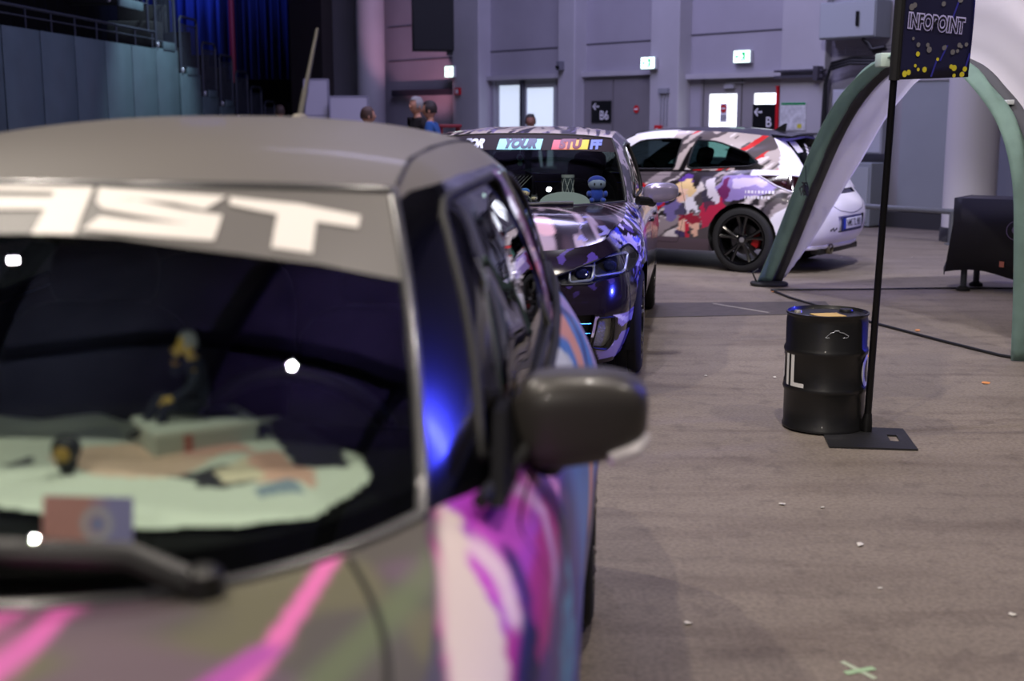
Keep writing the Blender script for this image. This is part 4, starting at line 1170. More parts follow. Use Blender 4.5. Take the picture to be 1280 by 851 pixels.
def person(name, loc, rz, label, cat, top, trousers, skin, hair, pose=None, scale=1.0, head_yaw=0.0, hat=None, group=None, hairstyle='short', patches=None, sole='1a1a1a', belly=1.0):
    P = {k: np.array(v, float) for k, v in STAND.items()}
    for k, v in (pose or {}).items(): P[k] = np.array(v, float)
    ks = ['pel', 'spi', 'che', 'nek', 'hed', 'shoL', 'elbL', 'wriL', 'shoR', 'elbR', 'wriR', 'hipL', 'kneL', 'ankL', 'toeL', 'hipR', 'kneR', 'ankR', 'toeR']
    ix = {k: i for i, k in enumerate(ks)}
    E = [('pel', 'spi'), ('spi', 'che'), ('che', 'nek'), ('nek', 'hed'), ('che', 'shoL'), ('shoL', 'elbL'), ('elbL', 'wriL'), ('che', 'shoR'), ('shoR', 'elbR'), ('elbR', 'wriR'),
         ('pel', 'hipL'), ('hipL', 'kneL'), ('kneL', 'ankL'), ('ankL', 'toeL'), ('pel', 'hipR'), ('hipR', 'kneR'), ('kneR', 'ankR'), ('ankR', 'toeR')]
    rad = dict(pel=(.15, .12), spi=(.145 * belly, .12 * belly), che=(.17, .125), nek=.058, hed=.055, shoL=.075, elbL=.05, wriL=.034, shoR=.075, elbR=.05, wriR=.034, hipL=.095, kneL=.068, ankL=.048, toeL=.036, hipR=.095, kneR=.068, ankR=.048, toeR=.036)
    V, F = skin_mesh([P[k] for k in ks], [(ix[a], ix[b]) for a, b in E], [rad[k] for k in ks], 0, 2)
    b = MB(); b.add(V, F, 0)
    hc = P['hed'] + np.array([.01, 0, .075])
    hv, hf = superell((0, 0, 0), (.098, .077, .122), .9, .9, 24, 18)
    lo = np.clip((.0 - hv[:, 2]) / .12, 0, 1); hv[:, 1] *= 1 - .28 * lo; hv[:, 0] *= 1 - .12 * lo
    hd = MB(); hd.add(hv, hf)
    hd.add(*superell((.098, 0, -.012), (.02, .015, .026), .9, .9, 10, 8)); hd.add(*superell((.088, 0, -.058), (.012, .026, .009), .9, .9, 10, 8))
    for s in (-1, 1): hd.add(*superell((-.005, s * .078, -.01), (.02, .010, .032), .9, .9, 10, 8)); hd.add(*superell((.084, s * .032, .018), (.012, .014, .010), .9, .9, 10, 8))
    hv = rotz(np.vstack(hd.V), head_yaw) + hc; b.add(hv, hd.F, 2)
    # hands: palm, four fingers, thumb
    for s, w, e in ((1, 'wriL', 'elbL'), (-1, 'wriR', 'elbR')):
        d = P[w] - P[e]; d /= np.linalg.norm(d); sd = np.array([.9, 0, .3]); sd = sd - d * (sd @ d); sd /= np.linalg.norm(sd); pn = np.cross(d, sd) * s
        c = P[w] + d * .05
        b.tube([P[w], P[w] + d * .03, P[w] + d * .085], [.03, .036, .034], 8, 2)
        for k in range(4):
            q = P[w] + d * .085 + sd * (.027 - .018 * k); ln = (.07, .08, .075, .058)[k]
            b.tube([q, q + d * ln * .5, q + d * ln * .8 - pn * .015, q + d * ln * .9 - pn * .03], [.0095, .009, .008, .006], 6, 2)
        b.tube([P[w] + d * .03 + sd * .025, P[w] + d * .055 + sd * .055, P[w] + d * .09 + sd * .062], [.012, .011, .008], 6, 2)
    V = np.vstack(b.V); M = []
    for f, m in zip(b.F, b.M):
        c = V[list(f)].mean(0)
        if m == 2: M.append(2); continue
        dl = min(np.linalg.norm(c - P['ankL']), np.linalg.norm(c - P['toeL']), np.linalg.norm(c - P['ankR']), np.linalg.norm(c - P['toeR']))
        up = min(seg3(c, P['pel'] + [0, 0, .02], P['che']), seg3(c, P['shoL'], P['elbL']), seg3(c, P['elbL'], P['wriL']), seg3(c, P['shoR'], P['elbR']), seg3(c, P['elbR'], P['wriR']))
        leg = min(seg3(c, P['hipL'], P['kneL']), seg3(c, P['kneL'], P['ankL']), seg3(c, P['hipR'], P['kneR']), seg3(c, P['kneR'], P['ankR']), seg3(c, P['ankL'], P['toeL']), seg3(c, P['ankR'], P['toeR']))
        if c[2] > P['nek'][2] - .005 and np.linalg.norm(c[:2] - P['nek'][:2]) < .09 or np.linalg.norm(c - P['hed']) < .07: M.append(2)
        elif dl < .075 and leg < up: M.append(3)
        elif leg < up: M.append(1)
        else: M.append(0)
    root = empty(name, loc, rz, label, cat, group); root.scale = (scale,) * 3
    part('body', V, b.F, [mat('cloth_' + top, top, .9), mat('cloth_' + trousers, trousers, .9), mat('skin_' + skin, skin, .6), mat('shoe_' + sole, sole, .6)], root, midx=M)
    hv, hf = superell((-.008, 0, .012), (.106, .086, .124), .9, .9, 24, 18)
    lim = -.035 if hairstyle == 'short' else -.10
    keep = [f for f in hf if (lambda c: c[2] > lim and (c[0] < .045 or c[2] > .075))(hv[list(f)].mean(0))]
    hv = hv + (np.stack([vnoise(hv[:, 1] * 60, hv[:, 2] * 60, 3)] * 3, 1) - .5) * .012
    hv = rotz(hv, head_yaw) + hc
    part('hair', hv, keep, mat('hair_' + hair, hair, .7), root)
    if hat:
        kv, kf = superell((-.004, 0, .03), (.112, .092, .115), .85, .9, 24, 18)
        kf = [f for f in kf if kv[list(f)].mean(0)[2] > .045]
        part('hat', rotz(kv, head_yaw) + hc, kf, mat('hat_' + hat, hat, .9), root, liner=.006)
    for nm, (a, c, r, colr) in (patches or {}).items():
        q = P[a] * (1 - .35) + P[c] * .35
        pv, pf = superell(tuple(q), r, .9, .9, 14, 10); part(nm, pv, pf, mat('cloth_' + colr, colr, .7), root)
    # collar ring at the neckline
    cv, cf = tube([P['nek'] + np.array([.058 * math.cos(a) * 1.05, .062 * math.sin(a), -.012 + .0 * a]) for a in np.linspace(0, 2 * PI, 17)[:-1]], .014, 6, True)
    part('collar', cv, cf, mat('cloth_' + top), root)
    return root

def seg3(p, a, b):
    a = np.asarray(a, float); b = np.asarray(b, float); d = b - a
    t = np.clip((p - a) @ d / (d @ d + 1e-9), 0, 1)
    return np.linalg.norm(p - a - t * d)

SIT = dict(pel=(0, 0, .10), spi=(.03, 0, .27), che=(.07, 0, .47), nek=(.11, 0, .61), hed=(.14, 0, .70), shoL=(.06, .16, .56), elbL=(.20, .24, .34), wriL=(.36, .14, .24),
           shoR=(.06, -.16, .56), elbR=(.26, -.20, .42), wriR=(.24, -.10, .64), hipL=(.04, .09, .09), kneL=(.44, .10, .16), ankL=(.52, .12, -.26), toeL=(.66, .14, -.31),
           hipR=(.04, -.09, .09), kneR=(.44, -.08, .22), ankR=(.64, -.12, -.14), toeR=(.78, -.14, -.18))

# the figurine on the box and the small one in front of it
fp = to_world('swift', (1.505, -.236, bz + .048))
person('seated_figurine', fp, PI + .5, 'silver haired figurine in black sitting on the pale box, chin on its hand', 'figurine', '1c2438', '1a2030', 'e0bc60', 'b8bcc4', pose=SIT, scale=.152, head_yaw=.0, sole='0c0c0e',
       patches={'gold_pauldron': ('shoL', 'elbL', (.055, .045, .07), 'c89a30'), 'gold_cuff': ('wriR', 'elbR', (.04, .04, .04), 'b98c2c')})
k = empty('round_figurine', to_world('swift', (1.30, -.098, .998)), sa + PI, 'tiny round headed figurine in black and gold standing on the white towel', 'figurine')
m = MB(); m.add(*superell((0, 0, .034), (.019, .021, .021), .9, .9)); m.build('head', mat('toy_black', '15171a', .5), k)
m = MB(); m.add(*superell((.012, 0, .030), (.010, .013, .013), .9, .9)); m.build('face', mat('toy_gold', 'b08a34', .5), k)
m = MB(); m.add(*superell((0, 0, .009), (.010, .012, .012), .8, .9)); 
for s in (-1, 1): m.add(*superell((0, s * .012, .012), (.005, .004, .008), .9, .9, 10, 8)); m.add(*superell((.002, s * .006, -.004), (.006, .005, .005), .9, .9, 10, 8))
m.build('body', mat('toy_black'), k)
# entry card leaning behind the glass
cd_ = empty('entry_card', to_world('swift', (1.075, -.222, .962)), sa, 'pink and lilac card standing behind the grey car windscreen, lower left', 'card')
def card_col(V):
    y, z = V[:, 1], V[:, 2]
    c = np.tile(np.array(lin('ffb4b0')), (len(V), 1)); c = blend(c, np.clip((-y) * 30 + .1, 0, 1), 'c2b6f6')
    d = np.hypot((y + .012), (z - .032)); c = blend(c, soft(np.abs(d - .017) - .004, .003), 'efe4f4'); c = blend(c, soft(d - .008, .003), 'a8b4f0')
    return c
g = np.array([[(.012 * (z / .066), y, z) for z in np.linspace(0, .066, 34)] for y in np.linspace(.060, -.060, 56)])
v, f = gridmesh(g); part('printed_face', v, f, mat('card_print', rough=.4, attr='Col'), cd_, col=card_col)
m = MB(); v, f = box((.003, 0, .033), (.002, .112, .066)); v[:, 0] += .012 * v[:, 2] / .066; m.add(v, f); m.build('card_back', mat('card_white', 'e0dce0', .6), cd_)

# ------------------------------------------------------------------ dark wrapped hatchback
go = place('golf', 'hatchback_car', 'dark glossy hatchback with a lavender streaked wrap and YOUR STUFF lettering on its windscreen')
R2 = build_car(GO, go)
def lamp_unit(R, car, name, ins, depth, lens, back, side, extra=None):
    v, f = ins if side > 0 else mirror(*ins)
    N = vnormals(v, f)
    o = part(name, v, f, lens, car)
    part('lamp_backing', v - N * depth, f, back, o)
    rim = []
    return o
clear = glass('lamp_lens', 'e8ecf0')
smoke = mat('smoked_red_lens', '1c0508', .08, coat=.6)
blk = mat('black_plastic', '08080a', .45)
DRL = mat('lamp_silver', 'd8dce8', .2, .7)
for nm, ins, poly, axes in R1['lamps']:
    for side in (-1, 1):
        if nm in ('grille', 'lower_intake') and side > 0: continue
        if nm == 'headlight': lamp_unit(R1, sw, nm, ins, .04, clear, mat('lamp_silver', 'd8dce8', .2, .7), side)
        elif nm == 'tail_lamp': lamp_unit(R1, sw, nm, ins, .02, mat('red_lens', '7a0c12', .1, coat=.5), blk, side)
        else:
            v, f = both(*ins); part(nm, v - vnormals(v, f) * .03, f, blk, sw)
skin2 = bv(R2['skin_low'])
def on_front(b, y, z, off=0.0):
    for _ in range(30):
        h = b.ray_cast(Vector((-1, y, z)), Vector((1, 0, 0)))
        if h[0] is not None: break
        y *= .985; z += .004
    return np.array(h[0]) + np.array([1, 0, 0]) * off
for nm, ins, poly, axes in R2['lamps']:
    for side in (-1, 1):
        if nm in ('grille', 'lower_intake') and side > 0: continue
        if nm == 'headlight':
            o = lamp_unit(R2, go, nm, ins, .05, clear, blk, side)
            m = MB()
            for cy, cz, w, h in ((.705, .705, .085, .05), (.56, .672, .065, .042)):
                q = round_poly([(cy - w, cz + h * .9), (cy - w * .95, cz - h), (cy + w * .9, cz - h * .8), (cy + w, cz + h)], .02, 3)
                m.tube([on_front(skin2, side * a, b_, .03) for a, b_ in q], .008, 6, 0, True)
            m.build('daytime_light', DRL, o)
            m = MB()
            for cy, cz in ((.705, .705), (.56, .672)):
                p = on_front(skin2, side * cy, cz, .045); m.add(*superell(tuple(p), (.02, .038, .03), .9, .9, 20, 12))
            m.build('projector', mat('projector_glass', '2a3060', .05, .6), o)
            p = [on_front(skin2, side * a, b_, -.002) for a, b_ in poly]
            m = MB(); m.tube(p, .006, 6, 0, True); m.build('lamp_trim', RUB, o)
        elif nm == 'tail_lamp': lamp_unit(R2, go, nm, ins, .02, smoke, blk, side)
        elif nm == 'fog_lamp':
            o = lamp_unit(R2, go, nm, ins, .03, clear, mat('fog_reflector', 'd8d4c8', .3, .5, bump=1.0, bscale=90), side)
            p = [on_front(skin2, side * a, b_, -.002) for a, b_ in poly]; m = MB(); m.tube(p, .007, 6, 0, True); m.build('lamp_trim', blk, o)
        elif nm == 'bumper_vent':
            v, f = ins if side > 0 else mirror(*ins); N = vnormals(v, f); o = part(nm, v - N * .05, f, blk, go)
            for z in (.30, .355, .41):
                m = MB(); m.tube([on_front(skin2, side * a, z, .012) for a in np.linspace(.36, .62, 7)], .004, 6); m.build('vent_slat', mat('slat_blue_lit', '2a78c8', .2, .7), o)  # blue light on the slats is put into their colour
        else:
            v, f = both(*ins); N = vnormals(v, f); o = part(nm, v - N * .03, f, blk, go)
            m = MB(); zs = (.62, .645) if nm == 'grille' else (.25, .31, .37, .42); w = .4 if nm == 'grille' else .3
            for z in zs: m.tube([on_front(skin2, a, z, .008) for a in np.linspace(-w, w, 11)], .006, 6)
            m.build('slats', mat('slat_black', '1a1a1c', .25), o)
m = MB(); m.add(*lathe([(.001, 0), (.05, 0), (.055, .006), (.045, .012), (.001, .012)], 28, 'x', (0, 0, 0), cap=False))
m.V = [v * np.array([-1, 1, 1]) + on_front(skin2, 0, .635, -.0) for v in m.V]; m.F = [tuple(reversed(f)) for f in m.F]; m.build('front_badge', CHR, go)
for side in (-1, 1):
    mirror_shell(go, (1.72, side * .945, 1.025), (.08, .115, .068), (1.60, side * .80, .985), GO['mats'], side)
    for i in (0, 1):
        b = MB(); b.add(*superell(((2.47, 3.12)[i], side * .872, .80), (.09, .016, .016), .6, .6)); b.build('door_handle', GO['mats']['paint'] if False else mat('handle_dark', '1c1620', .2, coat=.4), R2['doors'][side, i])
b2 = bv(R2['skin_screen'])
(v, f), _ = cut(*outward(*gridmesh(R2['S']['screen'])), [(-.1, 1.305), (.35, 1.30), (.64, 1.285), (.64, 1.45), (-.1, 1.45)], YZ)
v = v + vnormals(v, f) * .002; st2 = part('sun_strip', *both(v, f), mat('strip_maroon', '1c0f17', .6, spec=.2), R2['screen'])
def on_scr(b, V, F, y, z, name, m_, par, off):
    vv, ff = drop(V, F, (0, y, z), (0, -1, 0), (0, 0, 1), (1, 0, 0), b, off=off, back=.5, L=.03); return part(name, vv, ff, m_, par, False)
a, b = poly_mesh([(-.148, -.033), (.142, -.033), (.142, .033), (-.148, .033)]); on_scr(b2, a, b, -.018, 1.337, 'cyan_box', mat('box_cyan', '8fdcec', .3), st2, .004)
for k, c in enumerate(('c23a34', 'e8762c', 'f0b030', 'e8d040')):
    a, b = poly_mesh(rect(.057, .060)); on_scr(b2, a, b, -.258 - .057 * k, 1.334, 'rainbow_box', mat('box_' + c, c, .3), st2, .004)
tv, tf = text_mesh('YOUR', .076, .006, .15); on_scr(b2, tv, tf, -.018, 1.337, 'lettering_your', mat('letter_navy', '123048', .3), st2, .006)
tv, tf = text_mesh('STU', .076, .006, .0); on_scr(b2, tv, tf, -.345, 1.334, 'lettering_stu', mat('letter_wine', '6a1820', .3), st2, .006)
tv, tf = text_mesh('FF', .074, .005, .0); on_scr(b2, tv, tf, -.505, 1.330, 'lettering_ff', mat('letter_lilac', '8090e8', .3), st2, .005)
tv, tf = text_mesh('FOR', .074, .005, .15); on_scr(b2, tv, tf, .30, 1.337, 'lettering_for', mat('letter_pale', 'c8d0e8', .3), st2, .005)
for y0, y1 in ((-.42, .12), (.14, .62)):
    m = MB(); m.tube([on_screen(b2, y0 + (y1 - y0) * t, .972 + .004 * t, .016) for t in np.linspace(0, 1, 8)], np.linspace(.014, .008, 8), 8); m.build('wiper_arm', mat('wiper_black'), go)
# things on its dash
ga = POSE['golf'][2]; bd2 = bv(R2['skin_dash'])
def gz(x, y):
    h = bd2.ray_cast(Vector((x, y, 2)), Vector((0, 0, -1)))
    return h[0][2] if h[0] is not None else .955
def on_golf(x, y, dz=0.0): return to_world('golf', (x, y, gz(x, y) + dz))
q = empty('arched_card', on_golf(1.50, -.335), ga, 'grey arched board standing on the dark car dashboard', 'board')
arc = [(.165 * math.cos(a), .082 * math.sin(a) ** .8) for a in np.linspace(0, PI, 20)]
V, F = prism(arc, -.004, .004, 'yz'); V[:, 0] += V[:, 2] * .4; part('board', V, F, mat('board_grey', '7f8a8c', .6), q, sharp=40)
q = empty('tumbler', on_golf(1.66, -.34), ga, 'dark tumbler with a pale diamond lattice behind the grey arched board', 'cup')
part('cup', *lathe([(.001, .0), (.034, 0), (.038, .1), (.042, .18), (.039, .18), (.034, .01), (.001, .01)], 28, cap=False), mat('tumbler_dark', '3c464d', .25), q, sharp=40)
m = MB()
for s in (-1, 1):
    for k in range(6): m.tube([(-(.0385 + .00004 * t * 100) * math.cos(.9 * s * (t - .5) + k * 1.05), .039 * math.sin(.9 * s * (t - .5) + k * 1.05) * -1, .05 + .11 * t) for t in np.linspace(0, 1, 8)], .0022, 5)
m.build('lattice', mat('lattice_pale', 'b8bcc0', .4), q)
part('rim_band', *lathe([(.0415, .165), (.0428, .165), (.0435, .183), (.0415, .183)], 28, cap=False), mat('rim_pale', '9aa0a4', .4), q, sharp=40)
def plush(name, loc, rz, label, body, head, cap_c, sc, ears=None):
    q = empty(name, loc, rz, label, 'plush toy'); q.scale = (sc,) * 3
    m = MB(); m.add(*superell((0, 0, .075), (.06, .07, .075), .9, .9))
    for s in (-1, 1): m.add(*superell((-.05, s * .055, .03), (.055, .026, .026), .9, .9, 14, 10)); m.add(*superell((-.03, s * .08, .09), (.04, .022, .03), .9, .9, 14, 10))
    m.build('body', mat('plush_' + body, body, .95, sheen=.3), q)
    m = MB(); m.add(*superell((-.005, 0, .185), (.068, .085, .065), .95, .95)); h = m.build('head', mat('plush_' + head, head, .95, sheen=.3), q)
    m = MB(); V, F = superell((.006, 0, .20), (.070, .088, .064), .95, .95); F = [f for f in F if V[list(f)].mean(0)[2] > .20 or V[list(f)].mean(0)[0] > .02]; m.add(V, F)
    if ears:
        for s in (-1, 1): m.add(*superell((.0, s * .055, .262), (.014, .022, .03), .9, .9, 14, 10))
    m.build('hair', mat('plush_' + cap_c, cap_c, .95, sheen=.3), q)
    m = MB()
    for s in (-1, 1): m.add(*superell((-.066, s * .03, .185), (.008, .009, .013), .9, .9, 10, 8))
    m.build('eyes', mat('plush_eye', '15151a', .3), h)
    return q
plush('plush_doll', on_golf(1.50, -.075), ga - .2, 'cream headed plush doll lying on the dark car dashboard', '16171c', 'e2c8a0', '2b5fae', .40)
plush('plush_bear', on_golf(1.42, -.02), ga, 'small black and cream plush bear beside the cream headed doll', 'd8cdb4', '20201f', '16161a', .26, ears=True)
plush('plush_rabbit', on_golf(1.44, -.145), ga + .1, 'small black plush rabbit beside the grey arched board', '15161a', 'c8b89c', '14151c', .25, ears=True)
plush('plush_figure', on_golf(1.66, -.53), ga + .2, 'blue plush figure at the steering wheel end of the dark car dashboard', '2440b0', '8a94b8', '1c2f98', .68)
q = empty('wire_rack', on_golf(1.80, .015), ga, 'pale wire lattice rack behind the plush doll', 'rack')
m = MB()
for k in range(9):
    t = -.10 + .025 * k
    m.tube([(0, t, .005), (0, min(t + .16, .10), .005 + min(.16, .10 - t))], .0022, 5); m.tube([(0, t, .165), (0, min(t + .16, .10), .165 - min(.16, .10 - t))], .0022, 5)
m.build('lattice', mat('lattice_pale'), q)
m = MB(); m.tube([(0, -.105, 0), (0, .105, 0), (0, .105, .17), (0, -.105, .17)], .006, 6, 0, True); m.tube([(0, 0, 0), (0, 0, .17)], .006, 6); m.build('frame', blk, q)
q = empty('green_plant', on_golf(1.74, .06), ga, 'small green leafy trinket in front of the wire rack', 'trinket')
m = MB(); random.seed(3)
for k in range(26):
    a = random.random() * 6.28; e = random.random() * 1.2; l = .05 + .04 * random.random()
    d = np.array([math.cos(a) * math.cos(e), math.sin(a) * math.cos(e), math.sin(e)]); s_ = np.cross(d, [0, 0, 1.0]); s_ /= np.linalg.norm(s_) + 1e-9; p = np.array([0, 0, .03])
    m.add([p, p + d * l * .5 + s_ * .009, p + d * l, p + d * l * .5 - s_ * .009], [(0, 1, 2, 3)])
m.build('leaves', mat('leaf_green', '6f9a3a', .6), q); m = MB(); m.add(*lathe([(.001, 0), (.025, 0), (.03, .04), (.001, .04)], 16, cap=False)); m.build('pot', mat('pot_dark', '2a2a2c', .6), q)
q = empty('hanging_charm', to_world('golf', (1.95, .015, 1.335)), ga, 'pale green charm hanging from the dark car rear view mirror', 'charm')
m = MB(); m.tube([(0, 0, 0), (0, 0, -.07)], .002, 5); m.build('string', mat('string_pale', 'b8c8c0', .6), q); m = MB(); m.tube([(0, .02 * math.cos(a), -.09 + .02 * math.sin(a)) for a in np.linspace(0, 2 * PI, 17)[:-1]], .005, 6, 0, True); m.add(*superell((0, 0, -.128), (.01, .018, .018), .9, .9, 12, 8)); m.build('pendant', mat('charm_green', '7fc0a8', .3), q)
q = empty('paper_tag', to_world('golf', (1.145, -.285, gz(1.25, -.285) + .002)), ga, 'white paper tag lying at the foot of the dark car windscreen', 'tag')
m = MB(); m.box((.07, 0, .012), (.004, .095, .022), rot=None); m.build('tag', mat('tag_white', 'dcdce6', .6), q)

# ------------------------------------------------------------------ white wrapped coupe
op = place('opel', 'coupe_car', 'white coupe with a black, red and grey streaked wrap, parked furthest back by the tent')
R3 = build_car(OP, op)
skin3 = bv(R3['skin_low'])
def on_rear(b, y, z, off=0.0):
    for _ in range(30):
        h = b.ray_cast(Vector((6, y, z)), Vector((-1, 0, 0)))
        if h[0] is not None: break
        y *= .985; z += .004
    return np.array(h[0]) + np.array([1, 0, 0]) * off
for nm, ins, poly, axes in R3['lamps']:
    for side in (-1, 1):
        if nm in ('lower_intake', 'plate_recess', 'handle_strip') and side > 0: continue
        if nm == 'tail_lamp':
            o = lamp_unit(R3, op, nm, ins, .02, smoke, blk, side)
            v, f = ins if side > 0 else mirror(*ins); bb = BVHTree.FromPolygons([Vector(q) for q in v], f)
            s2 = .7071; ax = (np.array([s2, -s2 * side, 0]), np.array([0, 0, 1.0]))
            p = poly_path(inset(poly, .004), bb, ax, (-s2, -s2 * side, 0), start=6.0, off=.004, step=.03)
            if len(p) > 4: m = MB(); m.tube(p, .007, 6, 0, True); m.build('lamp_trim', mat('trim_white', 'dcd8e4', .3), o)
            m = MB()
            for w in (2.16, 2.33): m.add(*superell((0, 0, 0), (.03, .03, .03), .9, .9, 16, 10))
            c = v.mean(0); n_ = np.array([s2, s2 * side, 0]); tx_ = np.array([s2, -s2 * side, 0])
            m.V = [m.V[0] + c + tx_ * -.11 - n_ * .012, m.V[1] + c + tx_ * .08 - n_ * .012]
            m.build('lamp_element', mat('lamp_red', '30060a', .2), o)
        elif nm == 'headlight': lamp_unit(R3, op, nm, ins, .03, clear, DRL, side)
        else:
            v, f = both(*ins); N = vnormals(v, f)
            d = {'lower_intake': .03, 'plate_recess': .022, 'handle_strip': .012}[nm]
            o = part(nm, v - N * d, f, {'lower_intake': blk, 'plate_recess': OP['mats']['cap'], 'handle_strip': mat('strip_navy', '14143c', .25, coat=.4)}[nm], op)
pl = on_rear(skin3, 0, .475, -.012)
m = MB(); m.box((pl[0], 0, .475), (.016, .535, .135), bev=.004); pf = m.build('plate_holder', mat('holder_navy', '18205c', .4), op)
m = MB(); m.box((pl[0] + .009, .012, .482), (.006, .49, .105), bev=.002); lp = m.build('number_plate', mat('plate_white', 'dcdce8', .35), pf)
m = MB(); m.box((pl[0] + .010, -.215, .482), (.006, .045, .105)); m.build('plate_band', mat('plate_blue', '2038b0', .35), lp)
tv, tf = text_mesh('NMS TL 981', .098, .0014); V, F = flat(tv * np.array([.80, 1.0]), tf, (pl[0] + .0135, .028, .482), (0, 1, 0), (0, 0, 1)); part('plate_lettering', V, F, mat('plate_ink', '101018', .5), lp, False)
for side in (-1, 1):
    mirror_shell(op, (1.78, side * .94, 1.01), (.075, .11, .07), (1.66, side * .79, .98), OP['mats'], side)
    b = MB(); b.add(*superell((2.62, side * .86, .80), (.09, .016, .016), .6, .6)); b.build('door_handle', OP['mats']['cap'], R3['doors'][side, 0])
# tailgate shut line, bumper crease, diffuser, exhaust, spoiler, fin
def rear_line(pts, r, m_, name, off=.001):
    P = []
    for i in range(len(pts) - 1):
        for t in np.linspace(0, 1, 6)[:-1]: P.append(np.array(pts[i]) * (1 - t) + np.array(pts[i + 1]) * t)
    P.append(np.array(pts[-1]))
    m = MB(); m.tube([on_rear(skin3, y, z, off) for y, z in P], r, 6); return m.build(name, m_, op)
rear_line([(-.60, .80), (-.50, .70), (-.32, .615), (-.10, .585), (0, .58), (.10, .585), (.32, .615), (.50, .70), (.60, .80)], .004, mat('shut_line', '3a3850', .6), 'tailgate_gap', -.001)
m = MB(); m.tube([on_rear(skin3, y, .265, -.01) for y in np.linspace(-.72, .72, 15)], .03, 10); m.build('rear_lip', OP['mats']['cap'], op)
m = MB(); m.box((4.11, 0, .215), (.10, 1.05, .06), bev=.01); m.build('diffuser', blk, op)
m = MB(); m.add(*lathe([(.052, -.18), (.052, .03), (.046, .03), (.046, -.15)], 28, 'x', (4.17, -.33, .235), cap=False)); m.add(*lathe([(.001, -.02), (.046, -.02)], 28, 'x', (4.10, -.33, .235), cap=False)); m.build('exhaust_tip', mat('exhaust_steel', '8a8474', .3, .9), op)
V = []; F = []
for y in np.linspace(-.52, .52, 15):
    k = 1 - (abs(y) / .52) ** 3; V += [(3.60, y, 1.355 + .016 * k), (3.86 - .05 * (1 - k), y, 1.335 + .03 * k), (3.87 - .05 * (1 - k), y, 1.318 + .03 * k), (3.62, y, 1.325 + .012 * k)]
for i in range(14):
    for j in range(4): F.append((i * 4 + j, i * 4 + (j + 1) % 4, i * 4 + 4 + (j + 1) % 4, i * 4 + 4 + j))
F += [(0, 1, 2, 3), (59, 58, 57, 56)]
part('spoiler', V, F, mat('spoiler_dark', '14141c', .25, coat=.4), op, sharp=50)
V, F = prism([(3.40, 1.38), (3.53, 1.375), (3.545, 1.46), (3.52, 1.455)], -.012, .012, 'xz'); part('roof_fin', V, F, blk, op, False)
# stickers on the tailgate and window
br = bv(R3['skin_rear'])
def on_hatch(V, F, y, z, name, m_, par, off=.006):
    vv, ff = drop(V, F, (6, y, z), (0, 1, 0), (0, 0, 1), (-1, 0, 0), br, off=off, back=.5, L=.04); return part(name, vv, ff, m_, par, False)
a, b = poly_mesh([(-.06, -.05), (.05, -.04), (.07, .06), (-.03, .06)]); on_hatch(a, b, -.38, 1.22, 'window_sticker', mat('sticker_white', 'd4d0dc', .4), R3['rearglass'])
m = MB()
for k in range(5):
    a, b = poly_mesh([(-.02, -.015), (.015, -.018), (.022, .012), (-.012, .016)]); vv, ff = drop(a, b, (6, -.33 + .035 * k, 1.10 + .035 * k), (0, 1, 0), (0, 0, 1), (-1, 0, 0), br, off=.006, back=.5); m.add(vv, ff)
m.build('window_letters', mat('sticker_white'), R3['rearglass'])
def on_boot(poly, y, z, name, c):
    a, b = poly_mesh(poly); vv, ff = drop(a, b, (6, y, z), (0, 1, 0), (0, 0, 1), (-1, 0, 0), skin3, off=.003, back=.5, L=.04); return part(name, vv, ff, mat('print_' + c, c, .4), op, False)
on_boot([(-.03, -.05), (.05, -.045), (.06, .0), (.02, .05), (-.02, .04), (-.05, 0)], -.34, .88, 'tailgate_sticker', '23222e')
on_boot([(-.05, -.02), (.03, -.02), (.03, .02), (-.05, .02)], -.47, .82, 'tailgate_sticker', 'a02038')
for dx, dz in ((-.05, .0), (-.02, .012), (.01, -.004), (.04, .01)): on_boot([(-.014, -.012), (.012, -.012), (.014, .012), (-.01, .012)], -.42 + dx, .43 + dz, 'bumper_script', '2a2834')
on_boot([(-.04, -.008), (.04, -.008), (.04, .008), (-.04, .008)], .42, .90, 'tailgate_badge', '5a5866')
# white lettering on the flank
fl = skin3
for j, w in enumerate((9, 8)):
    m = MB()
    for k in range(w):
        a, b = poly_mesh([(-.011, -.013), (.012, -.015), (.011, .013), (-.012, .015)]) if k % 3 else poly_mesh([(-.006, -.014), (.006, -.014), (.006, .014), (-.006, .014)])
        vv, ff = drop(a, b, (3.50 + .033 * k, -2, .80 - .052 * j), (1, 0, 0), (0, 0, 1), (0, 1, 0), fl, off=.003, back=0, L=.05); m.add(vv, ff)
    m.build('flank_lettering', mat('sticker_white'), op, False)

